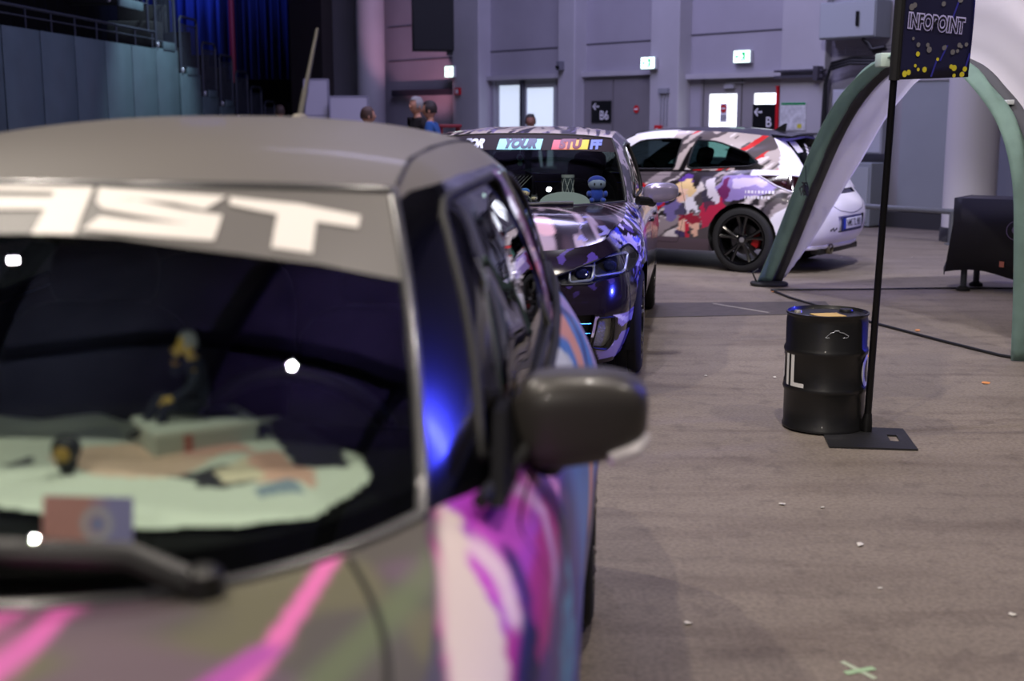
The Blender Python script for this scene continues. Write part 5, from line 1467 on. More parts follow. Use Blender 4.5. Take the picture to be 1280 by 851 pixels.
# ------------------------------------------------------------------ the hall
def struct(name, V, F, m, parent=None, smooth=False, **k):
    o = part(name, V, F, m, parent, smooth, **k)
    if parent is None: o['kind'] = 'structure'
    return o
def floor_material():
    m = bpy.data.materials.new('concrete_floor'); m.use_nodes = True; nt = m.node_tree; b = nt.nodes['Principled BSDF']; L = nt.links
    tc = nt.nodes.new('ShaderNodeTexCoord')
    def noise(sc, det, vec=None, dist=0):
        n = nt.nodes.new('ShaderNodeTexNoise'); n.inputs['Scale'].default_value = sc; n.inputs['Detail'].default_value = det; n.inputs['Distortion'].default_value = dist
        L.new(vec or tc.outputs['Object'], n.inputs['Vector']); return n.outputs['Fac']
    mp = nt.nodes.new('ShaderNodeMapping'); mp.inputs['Rotation'].default_value = (0, 0, .25); mp.inputs['Scale'].default_value = (.5, 3.0, 1); L.new(tc.outputs['Object'], mp.inputs['Vector'])
    def ramp(fac, stops):
        r = nt.nodes.new('ShaderNodeValToRGB'); e = r.color_ramp.elements
        e[0].position, e[0].color = stops[0][0], (*lin(stops[0][1]), 1); e[1].position, e[1].color = stops[-1][0], (*lin(stops[-1][1]), 1)
        for p, c in stops[1:-1]:
            q = e.new(p); q.color = (*lin(c), 1)
        L.new(fac, r.inputs[0]); return r.outputs[0]
    def mul(a, c, f=1.0):
        x = nt.nodes.new('ShaderNodeMix'); x.data_type = 'RGBA'; x.blend_type = 'MULTIPLY'; x.inputs[0].default_value = f; L.new(a, x.inputs[6]); L.new(c, x.inputs[7]); return x.outputs[2]
    base = ramp(noise(.55, 6, dist=.6), [(.30, '81776c'), (.55, '8a8074'), (.75, '92877a')])
    streak = ramp(noise(1.6, 5, mp.outputs[0], .5), [(.32, 'dcd9d8'), (.5, 'f6f6f6'), (.7, 'ffffff')])
    fine = ramp(noise(60, 6), [(.30, 'd6d4d2'), (.62, 'ffffff')])
    speck = ramp(noise(9, 9, dist=.3), [(.28, 'd4d2d2'), (.46, 'ffffff')])
    c = mul(mul(mul(base, streak), fine), speck, .8)
    L.new(c, b.inputs['Base Color']); b.inputs['Roughness'].default_value = .55; b.inputs['Specular IOR Level'].default_value = .35
    bp = nt.nodes.new('ShaderNodeBump'); bp.inputs['Strength'].default_value = .12; bp.inputs['Distance'].default_value = .01; L.new(noise(90, 5), bp.inputs['Height']); L.new(bp.outputs[0], b.inputs['Normal'])
    return m
V, F = box((0, 15, -.1), (44, 46, .2)); struct('floor', V, F, floor_material())

V, F = box((0, 15, 10.6), (44, 46, .2)); struct('ceiling', V, F, mat('ceiling_panel', '8a8894', .8, noise=.25, nscale=1.2))
for k in range(9): struct('trim_%d' % (30 + k), *box((0, -6 + 5 * k, 10.2), (44, .3, .55)), mat('girder_dark', '2e2c36', .7))
for k in range(7): struct('trim_%d' % (40 + k), *box((-15 + 5 * k, 15, 10.3), (.22, 46, .4)), mat('girder_dark'))
WD = np.array([-.643, .766, 0]); WN = np.array([-.766, -.643, 0]); WP0 = np.array([5.63, 17.37, 0])
def wp(t, o, z): return WP0 + WD * t + WN * o + np.array([0, 0, z])
def wbox(t0, t1, o0, o1, z0, z1, bev=0.0):
    V, F = box(((t0 + t1) / 2, (o0 + o1) / 2, (z0 + z1) / 2), (t1 - t0, o1 - o0, z1 - z0), bev)
    return WP0 + V[:, :1] * WD + V[:, 1:2] * WN + V[:, 2:] * np.array([0, 0, 1.0]), [tuple(reversed(f)) for f in F]
def wmb(*bs):
    m = MB()
    for b in bs: m.add(*wbox(*b[:6], *(b[6:] or ())))
    return m
def wflat(poly, t, o, z): 
    a, b = poly_mesh(poly); return np.array([wp(t - x, o, z + y) for x, y in a]), b
WALLM = mat('wall_panel', '9b98a2', .6, noise=.05, nscale=1.5)
PIERM = mat('pier_paint', 'a9a7ae', .6, noise=.05, nscale=2)
GREYD = mat('door_grey', '8b888c', .5, noise=.04, nscale=3)
ZT = 8.0
# recessed wall panels, with real openings at the two lit doorways
wmb((-24, .45, -.35, -.15, 0, ZT), (.45, 1.7, -.35, -.15, 0, ZT), (2.5, 4.56, -.60, -.30, 2.2, ZT), (5.2, 7.04, -.60, -.30, 0, ZT), (7.48, 9.76, -.60, -.30, 2.3, ZT),
    (9.67, 9.76, -.60, -.30, 0, 2.3), (7.48, 7.85, -.60, -.30, 0, 2.3), (4.33, 4.56, -.6, -.3, 0, 2.2), (2.5, 2.65, -.6, -.3, 0, 2.2), (10.6, 16.6, -.35, -.15, 0, ZT)).build('wall_back', [WALLM], None, smooth=False)['kind'] = 'structure'
for k, (t0, t1) in enumerate(((1.7, 2.5), (4.56, 5.2), (7.04, 7.48), (9.76, 10.6))):
    struct('pillar_%d' % (k + 1), *wbox(t0, t1, -.6, .0, 0, ZT, .02), PIERM)
# headers over the doorways and panel seams
for k, (t0, t1, z) in enumerate(((2.5, 4.56, 2.2), (5.2, 7.04, 2.3), (7.48, 9.76, 2.3))):
    struct('trim_%d' % (k + 1), *wbox(t0, t1, -.32, -.18, z - .06, z + .02), PIERM)
SEAM = mat('seam_dark', '4c4a54', .7)
for k, (t0, t1, o, z) in enumerate(((2.5, 4.56, -.295, 2.84), (5.2, 7.04, -.295, 2.80), (7.48, 9.76, -.295, 2.78), (10.6, 13, -.145, 2.7), (10.6, 13, -.145, 3.4), (2.5, 4.56, -.295, 3.9), (5.2, 9.76, -.295, 3.9))):
    struct('trim_%d' % (k + 4), *wbox(t0, t1, o - .01, o + .006, z, z + .02), SEAM)
DAY = mat('daylight_glow', 'ffffff', .5, emit='eef4ff', es=2.4); DAY2 = mat('daylight_glow_dim', 'dde6f0', .5, emit='d2dff2', es=.85)
def door_pair(n, ts, o, ztop, frame, panes, glow, handle=True):
    r = empty('door_%d' % n, wp((ts[0] + ts[-1]) / 2, o, 0)); r['kind'] = 'structure'; inv = np.array(r.location)
    def P(name, V, F, m, par=None): return part(name, V - (inv if par is None else 0), F, m, par or r, False, merge=False)
    m = wmb((ts[0] - .05, ts[0], o - .06, o + .04, 0, ztop), (ts[-1], ts[-1] + .05, o - .06, o + .04, 0, ztop), (ts[0] - .05, ts[-1] + .05, o - .06, o + .04, ztop, ztop + .06))
    P('door_frame', np.vstack(m.V), m.F, frame)
    for i in range(len(ts) - 1):
        a, b = ts[i] + .015, ts[i + 1] - .015
        if panes[i]:
            pa, pb, z0, z1 = panes[i]
            m = wmb((a, pa, o - .03, o + .02, .02, ztop - .01), (pb, b, o - .03, o + .02, .02, ztop - .01), (pa, pb, o - .03, o + .02, .02, z0), (pa, pb, o - .03, o + .02, z1, ztop - .01))
            lf = P('door_leaf', np.vstack(m.V), m.F, frame)
            V, F = wbox(pa, pb, o - .012, o - .004, z0, z1); part('door_pane', V - inv, F, glow, lf, False)
        else:
            m = wmb((a, b, o - .03, o + .02, .02, ztop - .01)); lf = P('door_leaf', np.vstack(m.V), m.F, frame)
        m = MB(); hh = b - .12 if i == 0 else a + .12
        m.tube([wp(hh, o + .02, 1.02) - inv, wp(hh, o + .07, 1.02) - inv, wp(hh + (.12 if i else -.12), o + .07, 1.02) - inv], .011, 6); m.build('door_handle', CHR, lf)
    return r
d1 = door_pair(1, (2.70, 3.48, 4.28), -.33, 2.14, GREYD, [(2.80, 3.24, .9, 1.90), (3.58, 4.16, .9, 1.90)], DAY)
door_pair(2, (5.30, 6.30, 7.20), -.26, 2.20, mat('door_shade', '78757a', .55, noise=.04, nscale=3), [None, None], DAY)
d3 = door_pair(3, (7.90, 8.78, 9.62), -.33, 2.22, mat('door_pale', 'b4b8bc', .4), [(7.94, 8.70, .12, 2.08), (8.84, 9.52, .12, 2.14)], DAY2)
V, F = wbox(8.74, 8.82, -.36, -.24, 0, 2.22); struct('trim_12', V, F, mat('door_post', '3a3a44', .5))
# signs
SIGNB = mat('sign_black', '0c0c10', .4); SIGNW = mat('sign_white', 'e4e4ea', .4); RED = mat('sign_red', 'c01824', .4)
def wtext(s, size, t, o, z, bold=.002, sx=1.0):
    a, b = text_mesh(s, size, bold); return np.array([wp(t - x * sx, o, z + y) for x, y in a]), b
def gate_sign(t, z, label, txt, o, w=.50, h=.38):
    r = empty('direction_sign', wp(t, o, z), 0, label, 'sign'); inv = np.array(r.location)
    V, F = wbox(t - w / 2, t + w / 2, o, o + .012, z - h / 2, z + h / 2); part('board', V - inv, F, SIGNB, r, False)
    m = MB(); V, F = wtext(txt, .22, t - .08, o + .016, z - .07); m.add(V - inv, F); m.build('gate_number', SIGNW, r, False)
    m = MB()
    for pl in ([(-.21, .09), (-.05, .075), (-.05, .105)], [(-.21, .09), (-.14, .155), (-.125, .135), (-.18, .09)], [(-.21, .09), (-.18, .09), (-.125, .045), (-.14, .025)]):
        V, F = wflat(pl, t, o + .016, z); m.add(V - inv, F)
    m.build('arrow', SIGNW, r, False)
gate_sign(6.58, 1.63, 'black direction sign reading B6 with a left arrow on the grey closed door', 'B6', -.235)
gate_sign(3.0, 1.52, 'black direction sign reading B with a left arrow on the bright right hand door', 'B', -.305, .48, .42)
def no_entry(t, z, o, label, sheet):
    r = empty('no_entry_sign', wp(t, o, z), 0, label, 'sign'); inv = np.array(r.location)
    def disc(R, o_, c, mm, name, par=None):
        V = [wp(t + R * math.cos(a), o_, z + c + R * math.sin(a)) - inv for a in np.linspace(0, 2 * PI, 25)[:-1]] + [wp(t + R * math.cos(a), o_ - .004, z + c + R * math.sin(a)) - inv for a in np.linspace(0, 2 * PI, 25)[:-1]]
        F = [tuple(reversed(range(24)))] + [(i, (i + 1) % 24, 24 + (i + 1) % 24, 24 + i) for i in range(24)]
        return part(name, V, F, mm, r, False, merge=False)
    if sheet:
        V, F = wbox(t - .075, t + .075, o, o + .004, z - .17, z + .13); part('sheet', V - inv, F, SIGNW, r, False)
        m = MB()
        for k in range(3): m.add(*[(lambda q: (q[0] - inv, q[1]))(wbox(t - .055, t + .055, o + .005, o + .007, z - .075 - .03 * k, z - .06 - .03 * k))][0])
        m.build('printed_lines', mat('print_grey', '5a5a62', .6), r, False)
    disc(.065, o + .010, .05, RED, 'red_disc'); V, F = wbox(t - .042, t + .042, o + .011, o + .013, z + .038, z + .062); part('white_bar', V - inv, F, SIGNW, r, False)
no_entry(5.72, 1.62, -.235, 'small red no entry disc on the grey closed door', False)
no_entry(3.86, 1.62, -.33, 'white no entry notice on the bright door window', True)
# emergency exit lights
EXW = mat('exit_glow', 'e8fff4', .4, emit='dcfff0', es=3.0); EXG = mat('exit_green', '10a060', .4, emit='18b070', es=1.0); EXC = mat('exit_case', 'c8ccd0', .5)
def exit_light(t, z, o, w, h, label):
    r = empty('exit_light', wp(t, o, z), 0, label, 'exit sign', 'emergency exit lights on the back wall'); inv = np.array(r.location)
    V, F = wbox(t - w / 2, t + w / 2, o, o + .07, z - h / 2, z + h / 2, .008); part('case', V - inv, F, EXC, r, False)
    V, F = wbox(t - w / 2 + .012, t + w / 2 - .012, o + .07, o + .078, z - h / 2 + .012, z + h / 2 - .012); part('lit_face', V - inv, F, EXW, r, False)
    m = MB()
    for pl in ([(-.02, -.07), (.07, -.07), (.07, .07), (-.02, .07)],):
        V, F = wflat([(x * w / .32, y * h / .2) for x, y in pl], t, o + .080, z); m.add(V - inv, F)
    m.build('green_door', EXG, r, False); m = MB()
    a = np.linspace(0, 2 * PI, 13)[:-1]
    for pl in ([(.0 + .013 * math.cos(q), .045 + .013 * math.sin(q)) for q in a], [(-.012, .028), (.016, .022), (.010, -.018), (-.010, -.018)], [(.010, -.012), (.0, -.018), (.03, -.06), (.042, -.05)], [(-.010, -.012), (.002, -.016), (-.02, -.04), (-.045, -.055), (-.048, -.042), (-.028, -.03)], [(.014, .022), (.04, .0), (.034, -.008), (.008, .012)], [(-.012, .026), (-.04, .012), (-.036, .002), (-.008, .014)]):
        V, F = wflat([(x * w / .32, y * h / .2) for x, y in pl], t, o + .083, z); m.add(V - inv, F)
    m.build('running_figure', EXW, r, False); m = MB()
    for pl in ([(-.13, 0), (-.09, .035), (-.09, -.035)], [(-.09, .014), (-.04, .014), (-.04, -.014), (-.09, -.014)]):
        V, F = wflat([(x * w / .32, y * h / .2) for x, y in pl], t, o + .080, z); m.add(V - inv, F)
    m.build('green_arrow', EXG, r, False)
exit_light(3.43, 2.465, -.29, .34, .20, 'lit exit sign above the bright right hand doorway')
exit_light(5.16, 2.415, .02, .32, .20, 'lit exit sign on the pillar beside the B6 door')
exit_light(10.58, 2.425, .02, .28, .22, 'lit exit sign on the pillar left of the open doorway')
# small wall fittings
def fitting(name, boxes, mats, label, cat):
    c = wbox(*boxes[0][1:7])[0].mean(0); r = empty(name, c, 0, label, cat)
    for nm, *b in boxes:
        mm = b.pop(); V, F = wbox(*b); part(nm, V - c, F, mats[mm], r, False)
    return r
fitting('fire_alarm_box', [('case', 10.31, 10.47, .0, .05, 1.97, 2.11, .006, 0), ('button_plate', 10.35, 10.43, .05, .056, 2.0, 2.08, 1)], [RED, SIGNW], 'red fire alarm call point on the pale pillar by the left doorway', 'alarm')
fitting('fire_alarm_box', [('case', 4.88, 5.02, .0, .06, 1.24, 1.40, .006, 0), ('button_plate', 4.92, 4.98, .06, .066, 1.28, 1.35, 1)], [RED, SIGNW], 'red fire alarm call point low on the pillar between the two doorways', 'alarm')
fitting('junction_box', [('case', 10.66, 10.78, -.14, -.08, 1.98, 2.12, .006, 0), ('cover', 10.68, 10.76, -.08, -.075, 2.0, 2.10, 0)], [mat('box_dark_green', '26332e', .5)], 'small dark box on the wall left of the pale pillar', 'box')
fitting('evacuation_plan', [('sheet', 1.99, 2.46, .002, .012, 1.34, 1.75, 0), ('header', 2.0, 2.45, .012, .014, 1.71, 1.745, 1), ('legend', 2.06, 2.14, .012, .014, 1.37, 1.43, 2)], [mat('plan_paper', 'c6c8cc', .5, noise=.25, nscale=14), mat('plan_green', '1f8a50', .5), mat('plan_yellow', 'c8c040', .5)], 'white evacuation plan with a green header on the pillar right of the doors', 'sign')
fitting('red_post', [('post', 2.68, 2.73, -.26, -.21, .0, 1.98, 0), ('cap', 2.672, 2.738, -.27, -.20, 1.98, 2.0, 0)], [RED], 'thin red post in front of the right hand door edge', 'post')
fitting('door_closer', [('case', 3.62, 3.82, -.31, -.26, 1.98, 2.05, .006, 0), ('arm', 3.40, 3.80, -.29, -.275, 2.06, 2.075, 0)], [mat('closer_grey', 'a0a0a6', .4)], 'grey door closer above the left leaf of the right hand doors', 'door closer')
m = MB()
for k in range(3): m.tube([wp(4.78 + .07 * k, .02, 1.40), wp(4.78 + .07 * k, .02, 1.92)], .012, 6)
m.add(*wbox(4.74, 4.96, .0, .05, 1.92, 2.0)); tag(m.build('cable_conduits', [mat('conduit_grey', '8a8c94', .5)]), 'three thin grey conduits on the pillar between the two doorways', 'conduit')
fitting('camera_dome', [('base', 7.30, 7.42, .0, .10, 2.36, 2.52, .01, 0), ('lens', 7.33, 7.39, .10, .14, 2.38, 2.44, .008, 1)], [mat('dome_grey', '6a6a74', .5), mat('dome_black', '121216', .2)], 'small grey wall unit on the pillar between the open doorway and the B6 door', 'camera')
# electrical cabinet and its cables
r = fitting('electrical_cabinet', [('case', .72, 1.66, -.14, .22, 2.62, 3.13, .01, 0), ('door_panel', .74, 1.64, .22, .235, 2.64, 3.11, .004, 1), ('handle', .98, 1.03, .235, .26, 2.78, 2.98, .006, 2)], [mat('cabinet_grey', '8e949c', .45), mat('cabinet_door', 'a3a9b0', .45), blk], 'grey electrical cabinet high on the back wall left of the black banner', 'cabinet')
m = MB()
for k in range(5):
    o = .03 + .03 * k
    m.tube([wp(1.05 - .02 * k, o, 2.605), wp(.98 - .03 * k, o, 2.42 + .03 * k), wp(.80, o, 2.32 + .035 * k), wp(.6, o, 2.36 + .03 * k)] if k > 2 else [wp(.75, o, 2.34 - .04 * k), wp(1.2, o, 2.36 - .04 * k), wp(1.55, o, 2.30 - .05 * k), wp(1.66 - .03 * k, o, 2.0), wp(1.68 - .04 * k, o, 1.4), wp(1.68 - .04 * k, o, .96)], .024, 8)
tag(m.build('cable_bundle', [mat('cable_black', '0d0d10', .5)]), 'thick black cable bundle curving down the wall below the electrical cabinet', 'cable')
m = wmb((1.66, 2.54, .0, .10, 2.10, 2.14), (1.66, 2.54, .0, .10, 2.19, 2.22)); m.add(*wbox(1.72, 1.80, .0, .14, 2.06, 2.26)); tag(m.build('cable_tray', [mat('tray_steel', '6f6c78', .4, .7)], smooth=False), 'short steel rail clamped round the pillar right of the doors', 'rail')
m = MB()
for k in range(7): m.tube([wp(.1 + .2 * k, .08, 2.40), wp(.1 + .2 * k, .08, 2.50)], .006, 5)
for z in (2.40, 2.45, 2.50): m.tube([wp(.05, .08, z), wp(1.4, .08, z)], .006, 5)
tag(m.build('wire_tray', [mat('tray_steel')]), 'wire cable tray running below the electrical cabinet', 'tray')
fitting('utility_cabinet', [('case', .62, 1.66, -.14, .30, .02, .90, .01, 0), ('door_panel', .66, 1.62, .30, .312, .08, .84, .004, 1), ('control_panel', 1.0, 1.3, .312, .32, .60, .80, .004, 2)], [mat('cabinet_grey'), mat('cabinet_door'), blk], 'low grey utility cabinet against the back wall behind the white coupe', 'cabinet')
fitting('wall_panel_box', [('case', .64, 1.5, -.14, .06, 1.02, 1.92, .01, 0), ('door_panel', .66, 1.48, .06, .07, 1.04, 1.90, .004, 1)], [mat('panel_pale', 'a6a9b4', .5), mat('panel_pale2', 'b0b3be', .5)], 'pale flat cabinet on the back wall above the low grey cabinet', 'cabinet')
# grey gate and base to the right
r = empty('door_4', wp(0, 0, 0)); r['kind'] = 'structure'; inv = np.array(r.location)
for a, b in ((-1.75, -.66), (-.64, .44)):
    V, F = wbox(a, b, -.15, -.08, .24, 2.02); lf = part('door_leaf', V - inv, F, mat('gate_grey', '8f949c', .5, noise=.04, nscale=2), r, False)
V, F = wbox(-1.8, .50, -.15, -.06, 2.02, 2.12); part('door_frame', V - inv, F, PIERM, r, False)
struct('baseboard_back', *wbox(-24, 1.7, -.16, -.05, 0, .22), mat('base_dark', '35353a', .6))
# round columns
V, F = lathe([(.315, 0), (.315, ZT)], 40); V = V + np.array([5.68, 15.70, 0]); struct('column_1', V, F, mat('column_white', 'c2bfc4', .55), smooth=True, sharp=40)
V, F = lathe([(.33, 0), (.33, .16), (.318, .18)], 40, cap=False); V = V + np.array([5.68, 15.70, 0]); struct('trim_20', V, F, mat('base_dark'), smooth=True)
c = wp(12.95, .35, 0); V, F = lathe([(.30, 0), (.30, ZT)], 40); struct('column_2', V + c, F, PIERM, smooth=True, sharp=40)
# far left: strip with a recess's shade in its colour, white partitions
struct('trim_21', *wbox(15.2, 16.6, -.14, .15, 0, ZT), mat('recess_shade_brown', '3a3436', .7)); struct('trim_22', *wbox(10.62, 12.75, -.14, -.02, 1.98, 2.10), mat('rail_dark', '2a2833', .6))
def partition(x0, x1, y, z, label):
    r = empty('partition_panel', ((x0 + x1) / 2, y, 0), -.05, label, 'partition', 'white partition panels'); w = x1 - x0
    V, F = box((0, 0, z / 2 + .02), (w, .05, z - .04), .004); part('panel', V, F, mat('partition_white', 'b6b2bc', .6), r, False)
    m = MB(); m.box((0, 0, z), (w, .06, .03)); m.box((0, 0, z * .72), (w - .02, .056, .02)); m.build('rail', mat('partition_rail', '8d8a98', .5), r, False)
    m = MB(); m.box((-w / 2, 0, z / 2), (.03, .06, z)); m.box((w / 2, 0, z / 2), (.03, .06, z)); m.build('post', mat('partition_rail'), r, False)
partition(-3.56, -3.15, 22.0, 2.17, 'taller white partition panel left of the round column'); partition(-3.10, -2.45, 21.8, 1.88, 'lower white partition panel directly left of the round column')

# hanging screen
r = empty('hanging_screen', (-1.42, 23.2, 2.70), .15, 'black screen hanging from the ceiling above the two standing men', 'screen')
m = MB(); m.box((0, 0, .75), (.74, .22, 1.5), bev=.01); m.build('cabinet', mat('screen_black', '07080b', .6), r)
m = MB(); m.box((0, -.115, .75), (.68, .008, 1.44)); m.build('front_grille', mat('screen_grille', '0b0d11', .8), r)
m = MB(); m.box((.30, 0, -.03), (.10, .16, .06), bev=.01); m.tube([(-.3, 0, 1.5), (-.3, 0, 5.0)], .01, 6); m.tube([(.3, 0, 1.5), (.3, 0, 5.0)], .01, 6); m.build('bracket', mat('bracket_black', '0e0e10', .6), r)

# guard rail
r = empty('guard_rail', (5.33, 15.25, 0), 0, 'low grey tubular guard rail in front of the white column', 'rail'); gd = np.array([.643, -.766, 0])
m = MB(); m.tube([gd * -1.9 + [0, 0, .40], gd * .45 + [0, 0, .40], gd * .52 + [0, 0, .33]], .035, 10); m.build('top_tube', mat('rail_grey', '6d7076', .4, .5), r)
for s in (0.0, -1.7):
    m = MB(); m.tube([gd * s + [0, 0, 0.01], gd * s + [0, 0, .40]], .04, 10); p = m.build('post', mat('rail_grey'), r)
    m = MB(); m.add(*lathe([(.08, 0), (.08, .015), (.04, .02)], 16, 'z', gd * s)); m.build('base_plate', mat('rail_grey'), p)

# ------------------------------------------------------------------ grandstand on the left
BX = lambda y: -6.72 + .0751 * (y - 15)
r = empty('grandstand', (BX(15), 15, 0), -math.atan(.0751), 'dark retracted grandstand with grey side panels and stepped black railings, far left', 'grandstand')
SP = mat('stand_panel', '47575c', .4, noise=.10, nscale=2.5); RL = mat('stand_rail', '3a3f4a', .4, .4); TRD = mat('stand_tread', '0c0d10', .8); KN = mat('rail_knob', 'b0b4bc', .3, .6)
ye = [16.0, 16.3, 17.5, 18.7, 19.9, 21.1, 22.3]            # tall panels
steps = [(22.3, 23.45, 2.72), (23.55, 24.7, 2.33), (24.8, 25.8, 1.94), (25.9, 26.9, 1.76), (27.0, 28.0, 1.48), (28.1, 29.1, 1.18), (29.2, 30.2, .88)]
def gpanel(a, b, z, dz=0):
    m = MB(); m.box((0, (a + b) / 2 - 15, z / 2 + .02), (.04, b - a - .03, z - .04), bev=.004); p = m.build('side_panel', SP, r, False)
    m = MB(); m.box((.022, (a + b) / 2 - 15, .36), (.01, .12, .05)); m.build('grip_slot', TRD, p, False)
    return p
y = 11.0
for k in range(10): gpanel(y + 1.13 * k, y + 1.13 * (k + 1), 2.70)
for a, b, z in steps: gpanel(a, b, z)
m = MB()
for k in range(7):
    a, b, z = steps[k]; m.box((-3.0, (a + b) / 2 - 15, z - .05), (5.9, b - a, .1))
m.box((-3.0, 16.6 - 15, 2.66), (5.9, 11.4, .1)); m.build('tread_decks', TRD, r, False)
# low rail above the tall panels
m = MB(); m.tube([(0, -4.0, 2.98), (0, 7.3, 2.98)], .022, 6); m.tube([(0, -4.0, 2.86), (0, 7.3, 2.86)], .012, 6)
for k in range(15): m.tube([(0, -4.0 + .8 * k, 2.70), (0, -4.0 + .8 * k, 2.98)], .014, 6)
m.build('side_rail', RL, r)
for a, b, z in [(20.2, 22.1, 3.30)] + steps:
    m = MB(); a0, b0 = a - 15 + .08, b - 15 - .08; zt = z + 1.02
    m.tube([(0, a0, z), (0, a0, zt - .08), (0, a0 + .08, zt), (0, b0 - .08, zt), (0, b0, zt - .08), (0, b0, z - .35)], .024, 8); m.tube([(0, a0, z + .12), (0, b0, z + .12)], .016, 6); m.tube([(0, a0, zt - .14), (0, b0, zt - .14)], .012, 6)
    for k in range(1, 8): t = a0 + (b0 - a0) * k / 8; m.tube([(0, t, z + .12), (0, t, zt - .14)], .010, 5)
    g = m.build('railing', RL, r); m = MB(); m.add(*superell((.03, a0, z + .05), (.03, .03, .05), .8, .8, 10, 8)); m.build('clamp', KN, g)
    m = MB(); m.box((-.55, (a0 + b0) / 2, z + .26), (.9, .34, .44), bev=.03); m.box((-.55, b0 - .1, z + .55), (.9, .06, .5), bev=.02); m.build('seat_row', TRD, r)
    m = MB(); m.box((.01, (a0 + b0) / 2 + .1, z + .05), (.05, (b0 - a0) * .6, .14), bev=.01); m.build('step_nosing', SP, r, False)
# drapes behind
def drape(name, p0, p1, z0, z1, n, amp, m_, label):
    p0 = np.array(p0, float); p1 = np.array(p1, float); d = p1 - p0; L_ = np.linalg.norm(d); d /= L_; q = np.array([-d[1], d[0]])
    s = np.linspace(0, L_, n * 8 + 1); w = amp * (np.sin(s / L_ * n * 2 * PI) + .35 * np.sin(s / L_ * n * 3.3 * PI + 1))
    V = []; F = []
    for k, (u, v) in enumerate(zip(s, w)):
        x, y_ = p0 + d * u + q * v
        V += [(x, y_, z0), (x, y_, z1)]
    for k in range(len(s) - 1): F.append((2 * k, 2 * k + 2, 2 * k + 3, 2 * k + 1))
    o = part(name, V, F, m_); md = o.modifiers.new('s', 'SOLIDIFY'); md.thickness = .02
    return tag(o, label, 'curtain')
drape('stage_curtain', (-17.0, -6), (-9.2, 38), .02, 10.4, 90, .07, mat('drape_black', '06060a', .9), 'black curtain hanging behind the grandstand at the far left')
drape('stage_curtain', (-9.9, 34.2), (-5.05, 34.6), 2.55, 9, 26, .09, mat('drape_blue', '2b3678', .8), 'deep blue pleated curtain hanging beyond the grandstand steps')
drape('stage_curtain', (-8.6, 32.6), (-7.35, 32.7), 3.1, 9, 5, .05, mat('drape_blue_lit', '3a56c8', .7), 'narrow curtain strip with blue light painted in, seen through the top railings')  # blue light falling on the curtain, put into this strip's colour
m = MB(); m.tube([(-7.02, 32.4, .02), (-7.02, 32.4, 9)], .07, 8); m.box((-7.02, 32.4, .03), (.5, .5, .04)); tag(m.build('red_light_stripe', [mat('stripe_red', '8a1c30', .5)]), 'thin red mast of painted-in light before the blue curtain', 'stripe')  # upright tube in place of a stripe of red light
r = empty('bar_barrier', (-6.9, 31.5, 0), 0, 'dark blue tubular barrier beneath the blue curtain', 'barrier')
m = MB(); m.tube([(-.9, 0, .05), (-.9, 0, 1.5), (1.9, 0, 1.5), (1.9, 0, .05)], .03, 8); m.tube([(-.9, 0, .9), (1.9, 0, .9)], .02, 6); m.build('frame', mat('barrier_blue', '2a2a4c', .4, .3), r)
for k in range(7): m = MB(); m.tube([(-.6 + .4 * k, 0, .05), (-.6 + .4 * k, 0, 1.9 if k % 2 else 1.5)], .02, 6); m.build('bar', mat('barrier_blue'), r)
struct('wall_left', *box((-12, 39, 4.5), (22, .3, 9)), mat('wall_dark', '101016', .9))

# ------------------------------------------------------------------ people by the back wall
person('person', (-1.38, 18.7, 0), PI + .5, 'grey haired man in a dark jacket with an orange front, beside the man in blue', 'person', '1d1715', '23232a', 'b98468', '8c8884', scale=1.035, head_yaw=.2, patches={'orange_panel': ('che', 'spi', (.06, .16, .19), 'a8642a')}, belly=1.1)
person('person', (-1.14, 18.0, 0), PI - .15, 'short haired man in a blue pullover facing left beside the grey haired man', 'person', '24508c', '22242c', 'b98468', '2a1e1a', scale=.995, head_yaw=.1, belly=1.15)
person('person', (-1.96, 17.2, 0), .3, 'brown haired person in a dark green jacket in front of the round column', 'person', '14262a', '1c1d24', 'a87a62', '4a342a', scale=.945, pose=dict(elbL=(.10, .24, 1.18), wriL=(.25, .12, 1.22)))
person('person', (.27, 18.6, 0), -PI / 2, 'dark haired person before the bright open doorway, head just above a car roof', 'person', '2a2a34', '20222a', '8a5f50', '1b1514', scale=.895)
person('person', (-4.35, 24.0, 0), PI / 2 + .4, 'person in a dark red jacket at the foot of the grandstand railings', 'person', '6a2a28', '22242c', 'a87a62', '3a2a24', scale=1.0)
r = empty('red_stand', (-.95, 19.3, 0), .2, 'red two legged stand to the right of the man in blue', 'stand')
m = MB(); m.box((0, 0, 1.40), (.34, .3, .05), bev=.01); m.build('top', mat('stand_red', '7c1c28', .5), r)
for sx in (-1, 1):
    for sy in (-1, 1): m = MB(); m.tube([(sx * .13, sy * .11, 1.38), (sx * .17, sy * .14, .01)], .022, 8); m.build('leg', mat('stand_red'), r)
m = MB(); m.tube([(-.15, .13, .45), (.15, .13, .45), (.15, -.13, .45), (-.15, -.13, .45)], .014, 6, 0, True); m.build('foot_ring', mat('stand_red'), r)

